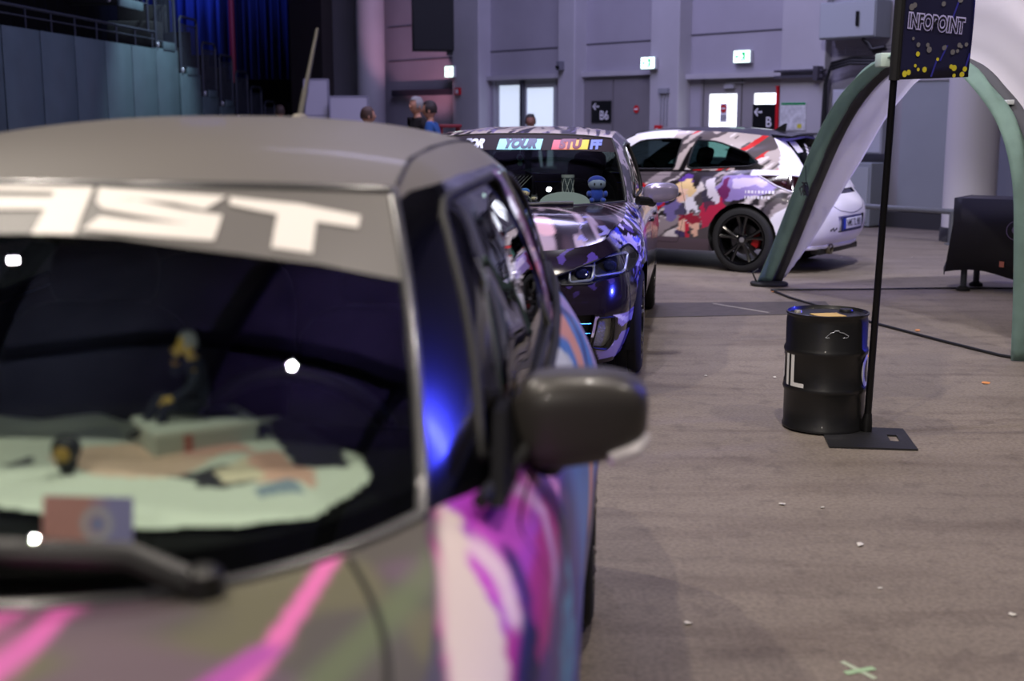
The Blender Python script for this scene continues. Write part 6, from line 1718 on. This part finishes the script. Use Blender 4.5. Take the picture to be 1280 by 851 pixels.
# ------------------------------------------------------------------ oil drum, banner stand
DX, DY = 1.543, 6.082
r = empty('oil_drum', (DX, DY, .0095), 0, 'black steel drum with white letters standing beside the flag pole', 'drum')
BK = mat('drum_black', '101012', .42, coat=.15, bump=.05, bscale=30)
R_ = .197
prof = [(.001, .006), (R_ - .012, .006), (R_ - .010, 0), (R_ + .003, .0), (R_ + .003, .012), (R_ - .002, .018)]
for z0 in (.20, .385):
    prof += [(R_ - .002, z0 - .022), (R_ + .004, z0 - .010), (R_ + .006, z0), (R_ + .004, z0 + .010), (R_ - .002, z0 + .022)]
prof += [(R_ - .002, .53), (R_ - .006, .552), (R_ - .004, .556), (R_ + .001, .562), (R_ + .001, .570), (R_ - .006, .572), (R_ - .010, .560), (R_ - .012, .556), (.001, .556)]
V, F = lathe(prof, 72, cap=False); dbody = part('body', V, F, BK, r, sharp=60); db = BVHTree.FromPolygons([Vector(v) for v in V], F)
def on_drum(V, F, ang, z, name, m_):
    V, F = refine(V, F, .03); out = []
    for a, b in V:
        t = ang + a / R_; out.append(((R_ + .0015) * math.cos(t), (R_ + .0015) * math.sin(t), z + b))
    return part(name, out, F, m_, r, False)
VW = mat('vinyl_white', 'dcdcda', .5)
vang = math.atan2(-DY, -DX)
pi_ = [(-.010, -.085), (.010, -.085), (.010, .085), (-.010, .085)]
m = MB()
for pl, sh in (([(-.012, -.085), (.012, -.085), (.012, .085), (-.012, .085)], 0), ([(.030, -.085), (.115, -.085), (.115, -.055), (.054, -.055), (.054, .085), (.030, .085)], 0)):
    a, b = poly_mesh(pl); a, b = refine(a, b, .03); t = vang - 1.10 + a[:, 0] / R_
    m.add(np.stack([(R_ + .0015) * np.cos(t), (R_ + .0015) * np.sin(t), .29 + a[:, 1]], 1), b)
for sgn in (0,):
    o_ = [(.075 * math.cos(q), .085 * math.sin(q)) for q in np.linspace(0, 2 * PI, 33)[:-1]]; i_ = [(.047 * math.cos(q), .058 * math.sin(q)) for q in np.linspace(0, 2 * PI, 33)[:-1]]
    for c in (vang - 1.10 - .125 / R_ * 1.0, vang + 1.42):
        V = []; F = []
        for k in range(32): V += [o_[k], i_[k]]
        for k in range(32): j = (k + 1) % 32; F.append((2 * k, 2 * j, 2 * j + 1, 2 * k + 1))
        a = np.array(V); t = c + a[:, 0] / R_; m.add(np.stack([(R_ + .0015) * np.cos(t), (R_ + .0015) * np.sin(t), .29 + a[:, 1]], 1), F)
m.build('white_lettering', VW, r, False)
hp = [(-.055, -.008), (.05, -.008), (.058, .0), (.03, .016), (.012, .019), (.008, .026), (-.012, .026), (-.016, .019), (-.03, .016)]
m = MB(); P = []
for a, b in hp: t = vang + .25 + a / R_; P.append(((R_ + .001) * math.cos(t), (R_ + .001) * math.sin(t), .478 + b))
m.tube(P, .0016, 5, 0, True); m.build('line_emblem', mat('emblem_pale', 'c8ccd4', .3, .5), r)
m = MB(); m.add(*box((-.01, -.05, .5585), (.14, .11, .003), rot=.2)); m.build('lid_label', mat('label_yellow', 'c8a860', .6), r, False)
m = MB(); m.add(*lathe([(.001, .57), (.030, .57), (.034, .562), (.034, .556)], 24, c=(.11, .07, 0), cap=False)); m.build('bung_cap', mat('bung_dark', '2a2a2c', .4, .5), r)
m = MB(); m.add(*lathe([(.001, .566), (.017, .566), (.02, .556)], 20, c=(-.13, .06, 0), cap=False)); m.build('bung_cap', mat('bung_pale', 'a8a49c', .4, .5), r)

r = empty('banner_stand', (1.68, 5.83, 0), 0, 'black flag pole on a square base plate carrying the INFOPOINT banner', 'banner')
m = MB(); pts = [(1.458, 5.708), (1.846, 5.621), (1.906, 6.03), (1.588, 6.0)]
cx_, cy_ = 1.68, 5.83; c4 = [(-.205, -.155), (.18, -.215), (.225, .185), (-.10, .175)]
sq = [(-.205, -.165), (.185, -.215), (.235, .175), (-.155, .225)]
# plate with a hand slot
bm_o = round_poly(sq, .02, 3); e1 = np.array([.99, -.127]); e2 = np.array([.127, .99])
def pl(a, b): q = e1 * a + e2 * b; return (q[0] + .015, q[1] + .005)
H = .20; hx0, hx1, hy0, hy1 = .10, .145, -.06, .06
def slab(x0, x1, y0, y1): 
    P = [pl(x0, y0), pl(x1, y0), pl(x1, y1), pl(x0, y1)]; return prism(P, .0, .009)
for q in ((-.2, hx0, -.2, .2), (hx1, .2, -.2, .2), (hx0, hx1, -.2, hy0), (hx0, hx1, hy1, .2)): m.add(*slab(*q))
m.build('base_plate', mat('plate_black', '1b1b1d', .5, bump=.1, bscale=60), r, False)
PL0 = np.array([.045, .125, .009])
m = MB(); m.tube([PL0, PL0 + [0, 0, .05], PL0 + [.003, -.002, .09]], [.026, .026, .019], 12); m.build('pole_socket', blk, r)
topv = np.array([.083, .07, 2.02]) - PL0; topv /= topv[2]
m = MB(); m.tube([PL0 + topv * t for t in (.0, .8, 1.6, 2.4, 3.3)], [.018, .017, .017, .015, .012], 12); m.build('pole', mat('pole_black', '0d0d10', .35, .3), r)
w_ = .335; V = []; F = []; nu, nv = 14, 30
p0 = PL0 + topv * 1.685
for j in range(nv + 1):
    for i in range(nu + 1):
        z = 1.56 * j / nv; x = w_ * i / nu
        b_ = PL0 + topv * (1.69 + z); V.append((b_[0] + .004 + x * (1 - .02 * (1 - j / nv)), b_[1] - .012 + .012 * math.sin(x * 14 + z * 2.5) + .008 * math.sin(z * 7 + x * 9), b_[2] - .018 + .012 * x / w_))
for j in range(nv):
    for i in range(nu): k = j * (nu + 1) + i; F.append((k, k + 1, k + nu + 2, k + nu + 1))
def banner_col(V):
    x = V[:, 0] - V[:, 0].min(); z = V[:, 2]; return np.tile(np.array(lin('0b0b26')), (len(V), 1))
bn = part('banner_cloth', V, F, mat('banner_navy', '0c0c38', .5), r); md = bn.modifiers.new('s', 'SOLIDIFY'); md.thickness = .003
bb = BVHTree.FromPolygons([Vector(v) for v in V], F)
bx0 = p0[0] + .004
def on_banner(V2, F2, x, z, name, m_, off=.004, ey=(0, 0, 1), ex=(1, 0, 0)):
    vv, ff = drop(V2, F2, (bx0 + x, -1, z), ex, ey, (0, 1, 0), bb, off=off, back=0, L=.02); return part(name, vv, ff, m_, bn, False)
# outlined lettering
tv, tf = text_mesh('INFOPOINT', .062, .0055, .05); ey = (0, 0, 1.3); ex = (.75, 0, -.09)
on_banner(tv * np.array([1, 1.1]), tf, .168, 1.93, 'banner_outline', mat('banner_lilac', 'b9b4ee', .5), .004, ey, ex)
tv, tf = text_mesh('INFOPOINT', .062, .0008, .05); on_banner(tv * np.array([1, 1.1]), tf, .168, 1.93, 'banner_letters', mat('banner_ink', '0a0a1c', .5), .006, ey, ex)
random.seed(11); dm_ = MB(); dg_ = MB()
for k in range(90):
    x = .02 + .29 * random.random(); z = 1.70 + random.random() ** 1.5 * 1.4
    if abs(z - 1.93 + (x - .16) * .09) < .065: continue
    rr = .006 + .007 * random.random(); a = np.linspace(0, 2 * PI, 11)[:-1]
    p_ = [(rr * math.cos(q), rr * 1.25 * math.sin(q)) for q in a]
    a_, b_ = poly_mesh(p_); vv, ff = drop(a_, b_, (bx0 + x, -1, z), (1, 0, 0), (0, 0, 1), (0, 1, 0), bb, off=.004, back=0)
    (dm_ if z < 1.80 else dg_).add(vv, ff)
dm_.build('yellow_dots', mat('dot_yellow', 'c8bc30', .5), bn, False); dg_.build('grey_dots', mat('dot_grey', '6c6a72', .5), bn, False)
for x, z, l, c in ((.16, 1.72, .10, 0), (.20, 1.80, .07, 0), (.235, 1.99, .09, 0), (.30, 1.74, .12, 0)):
    a_, b_ = poly_mesh([(-.004, -l / 2), (.004, -l / 2), (.03, l / 2), (.022, l / 2)]); part('blue_streak', *drop(a_, b_, (bx0 + x, -1, z), (1, 0, 0), (0, 0, 1), (0, 1, 0), bb, off=.0035, back=0), mat('streak_blue', '2a2a90', .5), bn, False)
m = MB(); m.tube([PL0 + topv * t + [.0, -.004, 0] for t in (1.67, 2.4, 3.25)], .024, 10); m.build('pole_sleeve', mat('sleeve_black', '0c0c12', .6), r)

# ------------------------------------------------------------------ arched tent
TL = np.array([2.25, 11.22, 0]); TD = np.array([.2425, -.9701, 0]); TNn = np.array([.9701, .2425, 0])
FR = [(-.22, 0), (-.06, .20), (.10, .40), (.26, .62), (.42, .84), (.59, 1.06), (.79, 1.31), (1.03, 1.55), (1.28, 1.73), (1.62, 1.88), (2.06, 1.96), (2.40, 1.93), (2.72, 1.83), (3.0, 1.67), (3.24, 1.47), (3.41, 1.18), (3.485, .76), (3.52, .35), (3.54, 0)]
SQ = 3.76
FS = [(0, 0), (.03, .25), (.06, .5), (.08, .73), (.11, .95), (.17, 1.37), (.28, 1.60), (.50, 1.79), (1.88, 1.93), (3.26, 1.79), (3.48, 1.60), (3.59, 1.37), (3.65, .95), (3.68, .73), (3.70, .5), (3.73, .25), (3.76, 0)]
def arch_curve(Q, n=60):
    P = hermite(np.array(Q), 6); d = np.r_[0, np.cumsum(np.linalg.norm(np.diff(P, axis=0), axis=1))]
    s = np.linspace(0, d[-1], n); return np.stack([np.interp(s, d, P[:, 0]), np.interp(s, d, P[:, 1])], 1)
AC = arch_curve(FR, 80); AS = arch_curve(FS, 80)
tent = empty('event_tent', (4.35, 9.9, 0), 0, 'white dome tent with green edged arches on curved legs, at the right', 'tent'); tc = np.array(tent.location)
O0 = TL + TD * -.22 + TNn * .28                                   # canopy corner
def tpos(u, v, z): return O0 + TD * (SQ * u) + TNn * (SQ * v) + np.array([0, 0, z])
# arch heights over the side (monotone in u)
uu = (AC[:, 0] + .22) / SQ; vv_ = AS[:, 0] / SQ; n = len(uu)
kp = int(np.argmax(AC[:, 1])); LZ = np.stack([AC[:kp, 0] + .22, AC[:kp, 1]], 1); RZ = np.stack([SQ - .22 - AC[kp:, 0], AC[kp:, 1]], 1)[::-1]
Vc = []; Fc = []
for i in range(n):
    for j in range(n):
        a, b = AC[i, 1], AS[j, 1]; q_ = min(1, max(0, (uu[i] - .40) / .22)); p_ = 5.5 - 3.40 * q_ * q_ * (3 - 2 * q_); z = (max(a, 0) ** p_ + max(b, 0) ** p_) ** (1 / p_)
        tl_ = min(.80, .62 * float(np.interp(b, LZ[:, 1], LZ[:, 0]))); tr2 = min(.8, float(np.interp(b, RZ[:, 1], RZ[:, 0]))); Vc.append(tpos((tl_ + uu[i] * (SQ - tl_ - tr2)) / SQ, vv_[j], z) - tc)
for i in range(n - 1):
    for j in range(n - 1):
        Fc.append((i * n + j, (i + 1) * n + j, (i + 1) * n + j + 1, i * n + j + 1))
TW = mat('tent_white', 'cfccd2', .7, bump=.25, bscale=6)
nt_ = TW.node_tree; tr_ = nt_.nodes.new('ShaderNodeBsdfTranslucent'); tr_.inputs['Color'].default_value = (.75, .72, .85, 1); mx_ = nt_.nodes.new('ShaderNodeMixShader'); mx_.inputs[0].default_value = .4
nt_.links.new(nt_.nodes['Principled BSDF'].outputs[0], mx_.inputs[1]); nt_.links.new(tr_.outputs[0], mx_.inputs[2]); nt_.links.new(mx_.outputs[0], [q for q in nt_.nodes if q.type == 'OUTPUT_MATERIAL'][0].inputs['Surface'])
can = part('canopy', Vc, Fc, TW, tent)
GRN = mat('tent_green', '86a398', .75, noise=.12, nscale=9, bump=.5, bscale=14); DRK = mat('tent_dark', '45454a', .8)
def sheer(m_, colr, f):
    n_ = m_.node_tree; t_ = n_.nodes.new('ShaderNodeBsdfTranslucent'); t_.inputs['Color'].default_value = (*lin(colr), 1); x_ = n_.nodes.new('ShaderNodeMixShader'); x_.inputs[0].default_value = f
    n_.links.new(n_.nodes['Principled BSDF'].outputs[0], x_.inputs[1]); n_.links.new(t_.outputs[0], x_.inputs[2]); n_.links.new(x_.outputs[0], [q for q in n_.nodes if q.type == 'OUTPUT_MATERIAL'][0].inputs['Surface'])
sheer(GRN, 'b4c6be', .38)
def band(s0, s1, bulge, m_, name, k):
    V = []; F = []; nn = 9; CV = AC if k % 2 == 0 else AS - [.22, 0]
    for i in range(n):
        t, z = CV[i]; a = CV[max(0, i - 1)]; b = CV[min(n - 1, i + 1)]; tg = (b - a) / (np.linalg.norm(b - a) + 1e-9); nr = np.array([-tg[1], tg[0]])
        for j in range(nn):
            q = j / (nn - 1); h = bulge * math.sin(PI * q) * (1 + .25 * math.sin(i * .9 + j)); s = s0 + (s1 - s0) * q
            p = np.array([t + nr[0] * h, s, max(0.005, z + nr[1] * h)])
            V.append(p)
    V = np.array(V); th = k * PI / 2
    # side frame: along TD from the corner, outwards -TNn; rotate about the tent centre for other sides
    W = TL + V[:, :1] * TD + TNn * V[:, 1:2] + V[:, 2:] * np.array([0, 0, 1.0])
    cen = tpos(.5, .5, 0); W = rotz(W, th, cen) if k else W
    for i in range(n - 1):
        for j in range(nn - 1): F.append((i * nn + j, i * nn + j + 1, (i + 1) * nn + j + 1, (i + 1) * nn + j))
    o = part(name, W - tc, F, m_, tent); md = o.modifiers.new('s', 'SOLIDIFY'); md.thickness = .006; return o
for k in (0, 2):
    a = band(.04, .185, .05, GRN, 'green_arch_band', k); band(.185, .285, .03, DRK, 'dark_arch_band', k)
m = MB()
for (t, z), wdt in ((AC[56], .05),): p = TL + TD * t + TNn * .2 + np.array([0, 0, z]); m.box(p - tc, (.05, .16, .03), bev=.004)
m.build('white_tab', mat('tab_white', 'c8ccd0', .6), tent)
p = TL + TD * 1.80 + TNn * .06 + np.array([0, 0, 1.93]) - tc; m = MB(); m.box(p, (.10, .16, .10), bev=.01); m.build('pale_patch', mat('patch_pale', 'b8ccc0', .7), tent)
cen = tpos(.5, .5, 0)
for k in range(4):
    q = rotz((TL + TD * -.20 + TNn * .16)[None], k * PI / 2, cen)[0]
    m = MB(); m.add(*superell(tuple(q - tc + [0, 0, .02]), (.17, .13, .022), .6, .7)); f_ = m.build('foot_pad', mat('pad_black', '101012', .8), tent)
    m = MB(); m.tube([q - tc + [-.12, -.02, .04], q - tc + [-.16, -.03, .12], q - tc + [-.10, .02, .15]], .008, 6); m.build('strap', mat('pad_black'), f_)
# cord hanging from the far leg
q = TL + TD * .62 + TNn * .06; m = MB(); m.tube([q + [0, 0, 1.12], q + [.01, 0, .98]], .003, 5)
for k in range(5): m.tube([q + [.0 + .02 * math.sin(k), .01 * k, .98], q + [.04 * math.sin(k * 2.1), .02, .93], q + [.03 * math.cos(k * 1.7), .0, .87], q + [.01 * k - .02, .01, .95]], .007, 5)
m.V = [v - tc for v in m.V]; m.build('guy_cord', mat('cord_black', '0c0c10', .7), tent)
# black cable on the floor between the feet
m = MB(); m.tube([(2.30, 11.05, .012), (2.36, 10.6, .010), (2.69, 9.25, .010), (2.95, 8.45, .010), (3.13, 7.95, .010), (3.3, 7.7, .012), (3.55, 7.6, .012)], .011, 8)
tag(m.build('floor_cable', [mat('cable_black')]), 'black cable lying on the floor between the two near tent feet', 'cable')
m = MB(); m.tube([(2.32, 11.1, .010), (3.0, 11.12, .010), (3.8, 11.2, .010), (4.6, 11.2, .010)], .008, 6)
tag(m.build('floor_cable', [mat('cable_black')]), 'thin black cable running from the far tent foot towards the counter', 'cable')

# counter under the tent
r = empty('info_counter', (4.46, 11.05, 0), -.62, 'counter with a black printed cover standing under the tent', 'counter')
m = MB(); m.box((.0, 0, .80), (.98, .55, .04), bev=.008); m.build('top', mat('counter_top', '2a2830', .4), r)
for sx in (-.40, .40):
    for sy in (-.2, .2):
        m = MB(); m.tube([(sx, sy, .79), (sx, sy, .03)], .028, 10); lg = m.build('leg', mat('leg_grey', '3c4048', .4, .4), r); m = MB(); m.add(*lathe([(.06, .0), (.06, .02), (.03, .04)], 14, 'z', (sx, sy, 0))); m.build('foot', mat('pad_black'), lg)
V = []; F = []; nu = 40
path = [(-.50, .28), (-.50, -.28), (.50, -.28), (.50, .28)]
seg = []
for a, b in zip(path[:-1], path[1:]):
    for t in np.linspace(0, 1, 14)[:-1]: seg.append((a[0] + (b[0] - a[0]) * t, a[1] + (b[1] - a[1]) * t))
seg.append(path[-1])
for k, (x, y_) in enumerate(seg):
    fl = 1 + .10 * (1 if k < 13 else .25); 
    V += [(x, y_, .822), (x * 1.0, y_, .6), (x * (1 + .30 * (k < 16) * max(0, 1 - abs(k - 6) / 10)) - .0, y_ * 1.06, .16 + .04 * math.sin(k * .5))]
for k in range(len(seg) - 1):
    for j in range(2): F.append((k * 3 + j, k * 3 + j + 1, k * 3 + 3 + j + 1, k * 3 + 3 + j))
cv = part('printed_cover', V, F, mat('cover_black', '111018', .55), r, sharp=60); md = cv.modifiers.new('s', 'SOLIDIFY'); md.thickness = .004
cb = BVHTree.FromPolygons([Vector(v) for v in V], F)
def on_cover(V2, F2, x, z, name, c):
    vv, ff = drop(V2, F2, (x, -2, z), (1, 0, 0), (0, 0, 1), (0, 1, 0), cb, off=.004, back=0, L=.04); return part(name, vv, ff, mat('cover_' + c, c, .5), cv, False)
tv, tf = text_mesh('G', .11, .002); on_cover(tv, tf, .04, .56, 'cover_letter', '7a6c88')
V2 = []; F2 = []
for k in range(24): a = 2 * PI * k / 24; V2 += [(.085 * math.cos(a), .085 * math.sin(a)), (.078 * math.cos(a), .078 * math.sin(a))]
for k in range(24): j = (k + 1) % 24; F2.append((2 * k, 2 * j, 2 * j + 1, 2 * k + 1))
on_cover(np.array(V2), F2, .04, .56, 'cover_ring', '7a6c88')
for pl_, x, z in (([(-.06, .06), (.10, .10), (.12, -.08), (.02, -.02)], (.09), .39), ([(-.02, -.02), (.02, -.02), (.02, .03), (-.02, .03)], -.06, .26), ([(-.02, -.03), (.03, -.03), (.03, .02), (-.02, .02)], .06, .24)):
    a_, b_ = poly_mesh(pl_); on_cover(a_, b_, x, z, 'red_print', 'a01c2c' if z > .3 else '9c5a4c')

# ------------------------------------------------------------------ marks and litter on the floor
m = MB()
def strip(p0, p1, w, z):
    p0 = np.array(p0); p1 = np.array(p1); d = (p1 - p0) / np.linalg.norm(p1 - p0); q = np.array([-d[1], d[0]]) * w / 2; n = 8
    V = [(*(p0 + (p1 - p0) * t + q * s), z) for t in np.linspace(0, 1, n) for s in (-1, 1)]; return V, [(2 * i, 2 * i + 1, 2 * i + 3, 2 * i + 2) for i in range(n - 1)]
r = empty('tape_cross', (.963, 3.272, 0), 0, 'pale green tape cross stuck to the floor at the bottom', 'tape')
V, F = strip((-.035, .058), (.028, -.052), .018, .0015); part('tape_strip', V, F, mat('tape_pale', 'a9b59c', .6), r, False)
V, F = strip((-.046, -.02), (.044, .014), .022, .0025); part('tape_strip', V, F, mat('tape_green', '9ab890', .6), r, False)
m = MB(); V, F = prism([(1.02, 9.55), (2.55, 9.75), (2.62, 10.42), (1.15, 10.32)], .0, .004); m.add(V, F); tag(m.build('floor_hatch', [mat('hatch_dark', '4a4442', .6, noise=.2, nscale=12)], smooth=False), 'dark floor hatch plate in front of the white coupe', 'hatch')
V, F = strip((1.66, 10.28), (2.02, 9.78), .03, .0055); tag(part('tape_line', V, F, mat('tape_grey', '9a948c', .6), None, False), 'short pale tape line across the dark floor hatch', 'tape')
def scrap(x, y_, s, colr, label, cat, name, grp, seed):
    rnd = random.Random(seed); k = 7; P = [(s * (.6 + .5 * rnd.random()) * math.cos(2 * PI * i / k), s * (.4 + .5 * rnd.random()) * math.sin(2 * PI * i / k)) for i in range(k)]
    V = [(a, b, .002 + .35 * s * rnd.random()) for a, b in P] + [(0, 0, .004 + .2 * s)]; F = [(i, (i + 1) % k, k) for i in range(k)]
    o = part(name, V, F, mat('scrap_' + colr, colr, .7), None, False); md = o.modifiers.new('s', 'SOLIDIFY'); md.thickness = .0012
    o.location = (x, y_, 0.0005); o.rotation_euler = (0, 0, rnd.random() * 6); return tag(o, label, cat, grp)
for k, (x, y_, l) in enumerate(((2.92, 8.93, 'curled orange leaf on the floor by the cable'), (2.27, 7.93, 'curled orange leaf on the floor right of the black drum'), (2.73, 7.10, 'curled orange leaf on the floor below the right tent leg'), (2.30, 10.98, 'orange leaf beside the far tent foot'))):
    scrap(x, y_, .028, 'd08a50', l, 'leaf', 'dry_leaf', 'dry leaves on the floor', k)
for k, (x, y_, l) in enumerate(((1.15, 7.325, 'white paper scrap on the floor left of the drum top'), (1.549, 7.278, 'flat pale scrap on the floor close to the left of the drum'), (1.245, 4.308, 'white scrap on the open floor below the base plate'), (1.196, 3.888, 'white scrap near the middle of the bare floor'), (1.538, 3.667, 'white scrap at the right edge of the floor'), (1.07, 4.791, 'tiny white scrap left below the base plate'), (1.218, 4.75, 'tiny white scrap just below the base plate'), (0.532, 3.598, 'tiny white scrap in the grey car shadow'), (3.63, 13.806, 'pale pebble on the floor beyond the drum'), (4.405, 13.806, 'pale chip on the floor inside the tent'))):
    scrap(x, y_, .011 + .004 * (k % 3), 'd0ccc4', l, 'paper scrap', 'paper_scrap', 'pale scraps on the floor', 20 + k)

# ------------------------------------------------------------------ light, camera
def lamp(kind, name, loc, target, energy, color, size=.1, angle=60, blend_=.5):
    l = bpy.data.lights.new(name, kind); l.energy = energy; l.color = lin(color) if isinstance(color, str) else color
    if kind == 'SPOT': l.spot_size = math.radians(angle); l.spot_blend = blend_; l.shadow_soft_size = size
    elif kind == 'AREA': l.size = size
    else: l.shadow_soft_size = size
    o = bpy.data.objects.new(name, l); COL.objects.link(o); o.location = loc
    d = Vector(target) - Vector(loc); o.rotation_euler = d.to_track_quat('-Z', 'Y').to_euler(); return o
lamp('SPOT', 'hall_and_fill_spot', (-3.84, 5.71, 7.5), (.2, 4.5, 0), 900, 'fff4e6', .07, 100)
lamp('SPOT', 'hall_and_fill_spot', (1.19, 3.01, 7.5), (1.3, 5.0, 0), 760, 'fff3e4', .07, 105)
lamp('SPOT', 'hall_and_fill_spot', (-2.33, -.05, 7.5), (.3, 3.5, 0), 900, 'fff2e2', .07, 90)
lamp('SPOT', 'hall_and_fill_spot', (5.5, 2.5, 8.0), (2.0, 6.5, 0), 900, 'fff3e6', .12, 80)
lamp('SPOT', 'hall_and_fill_spot', (-.63, 5.3, 7.5), (0, 8.5, 0), 500, (.72, .7, 1.0), .10, 80)
lamp('SPOT', 'hall_and_fill_spot', (1.0, 9.5, 8.0), (2.2, 13.0, 0), 1100, 'f4f0ff', .15, 100)
lamp('SPOT', 'hall_and_fill_spot', (3.0, 7.5, 8.0), (3.4, 13.0, .5), 2350, (.93, .90, 1.0), .15, 34)  # added to brighten the rear of the white coupe
lamp('SPOT', 'hall_and_fill_spot', (-1.6, -5.0, 4.6), (-.6, 1.9, 1.1), 420, 'fff4e8', .07, 26)  # added low fill so light reaches the grey car's cabin
lamp('SPOT', 'blue_spot', (4.9, 6.5, 1.9), (.75, 7.3, .75), 800, (.05, .06, 1.0), .12, 22, .8)
bar = lamp('AREA', 'blue_light_bar', (5.0, 6.9, 4.0), (-.1, 2.2, 2.4), 16, (.05, .06, 1.0), .09); bar.data.shape = 'RECTANGLE'; bar.data.size_y = 4.4; bar.data.spread = math.radians(70)
lamp('SPOT', 'blue_spot', (4.7, 6.9, 1.3), (1.55, 6.1, .42), 300, (.05, .06, 1.0), .12, 13, .6)
lamp('SPOT', 'blue_spot', (6.0, 9.6, 1.9), (3.4, 13.0, .7), 160, (.2, .18, 1.0), .12, 60)
lamp('SPOT', 'blue_spot', (5.4, 9.4, 1.2), (2.5, 11.2, 1.0), 170, (.2, .15, 1.0), .12, 50)
lamp('AREA', 'hall_wash', (0, 17, 8.5), (1, 20, 0), 690, (.60, .57, 1.0), 5)
lamp('SPOT', 'pink_spot', (-1.55, 24.0, .25), (-2.0, 26.5, 2.9), 330, (1.0, .42, .58), .12, 36)
lamp('SPOT', 'stand_spot', (-4.3, 22.0, 6.5), (-6.2, 22.2, 1.6), 1700, (.66, .86, 1.0), .2, 54)
lamp('SPOT', 'drape_spot', (-6.5, 28.5, 8.0), (-8.0, 34, 5), 900, (.2, .3, 1.0), .2, 60)
lamp('SPOT', 'added_uplight', (3.0, 4.5, 7.2), (3.0, 4.5, 12), 600, (.42, .30, 1.0), .1, 125)  # all three uplights added so glass reflects a lit ceiling
lamp('SPOT', 'added_uplight', (-4.0, 3.5, 7.2), (-4.2, 3.5, 12), 420, (.55, .62, .9), .1, 120)
lamp('SPOT', 'added_uplight', (0, 15, 7.4), (0, 15, 12), 260, (.5, .45, 1.0), .1, 130)
w = bpy.data.worlds.new('hall_ambience'); SC.world = w; w.use_nodes = True
w.node_tree.nodes['Background'].inputs[0].default_value = (.045, .043, .060, 1); w.node_tree.nodes['Background'].inputs[1].default_value = 1.0
cd = bpy.data.cameras.new('camera'); cam = bpy.data.objects.new('camera', cd); COL.objects.link(cam)
cam.location = (0, 0, 1.5038); cam.rotation_euler = (PI / 2 - .1742, 0, 0); cd.sensor_width = 36; cd.lens = 1572.9 / 1280 * 36; cd.clip_start = .05
cd.dof.use_dof = True; cd.dof.focus_distance = 6.9; cd.dof.aperture_fstop = 2.1; cd.dof.aperture_blades = 9
SC.camera = cam
vs_ = SC.view_settings; vs_.view_transform = 'Standard'; vs_.look = 'None'; vs_.exposure = 0; vs_.gamma = 1; vs_.use_curve_mapping = False
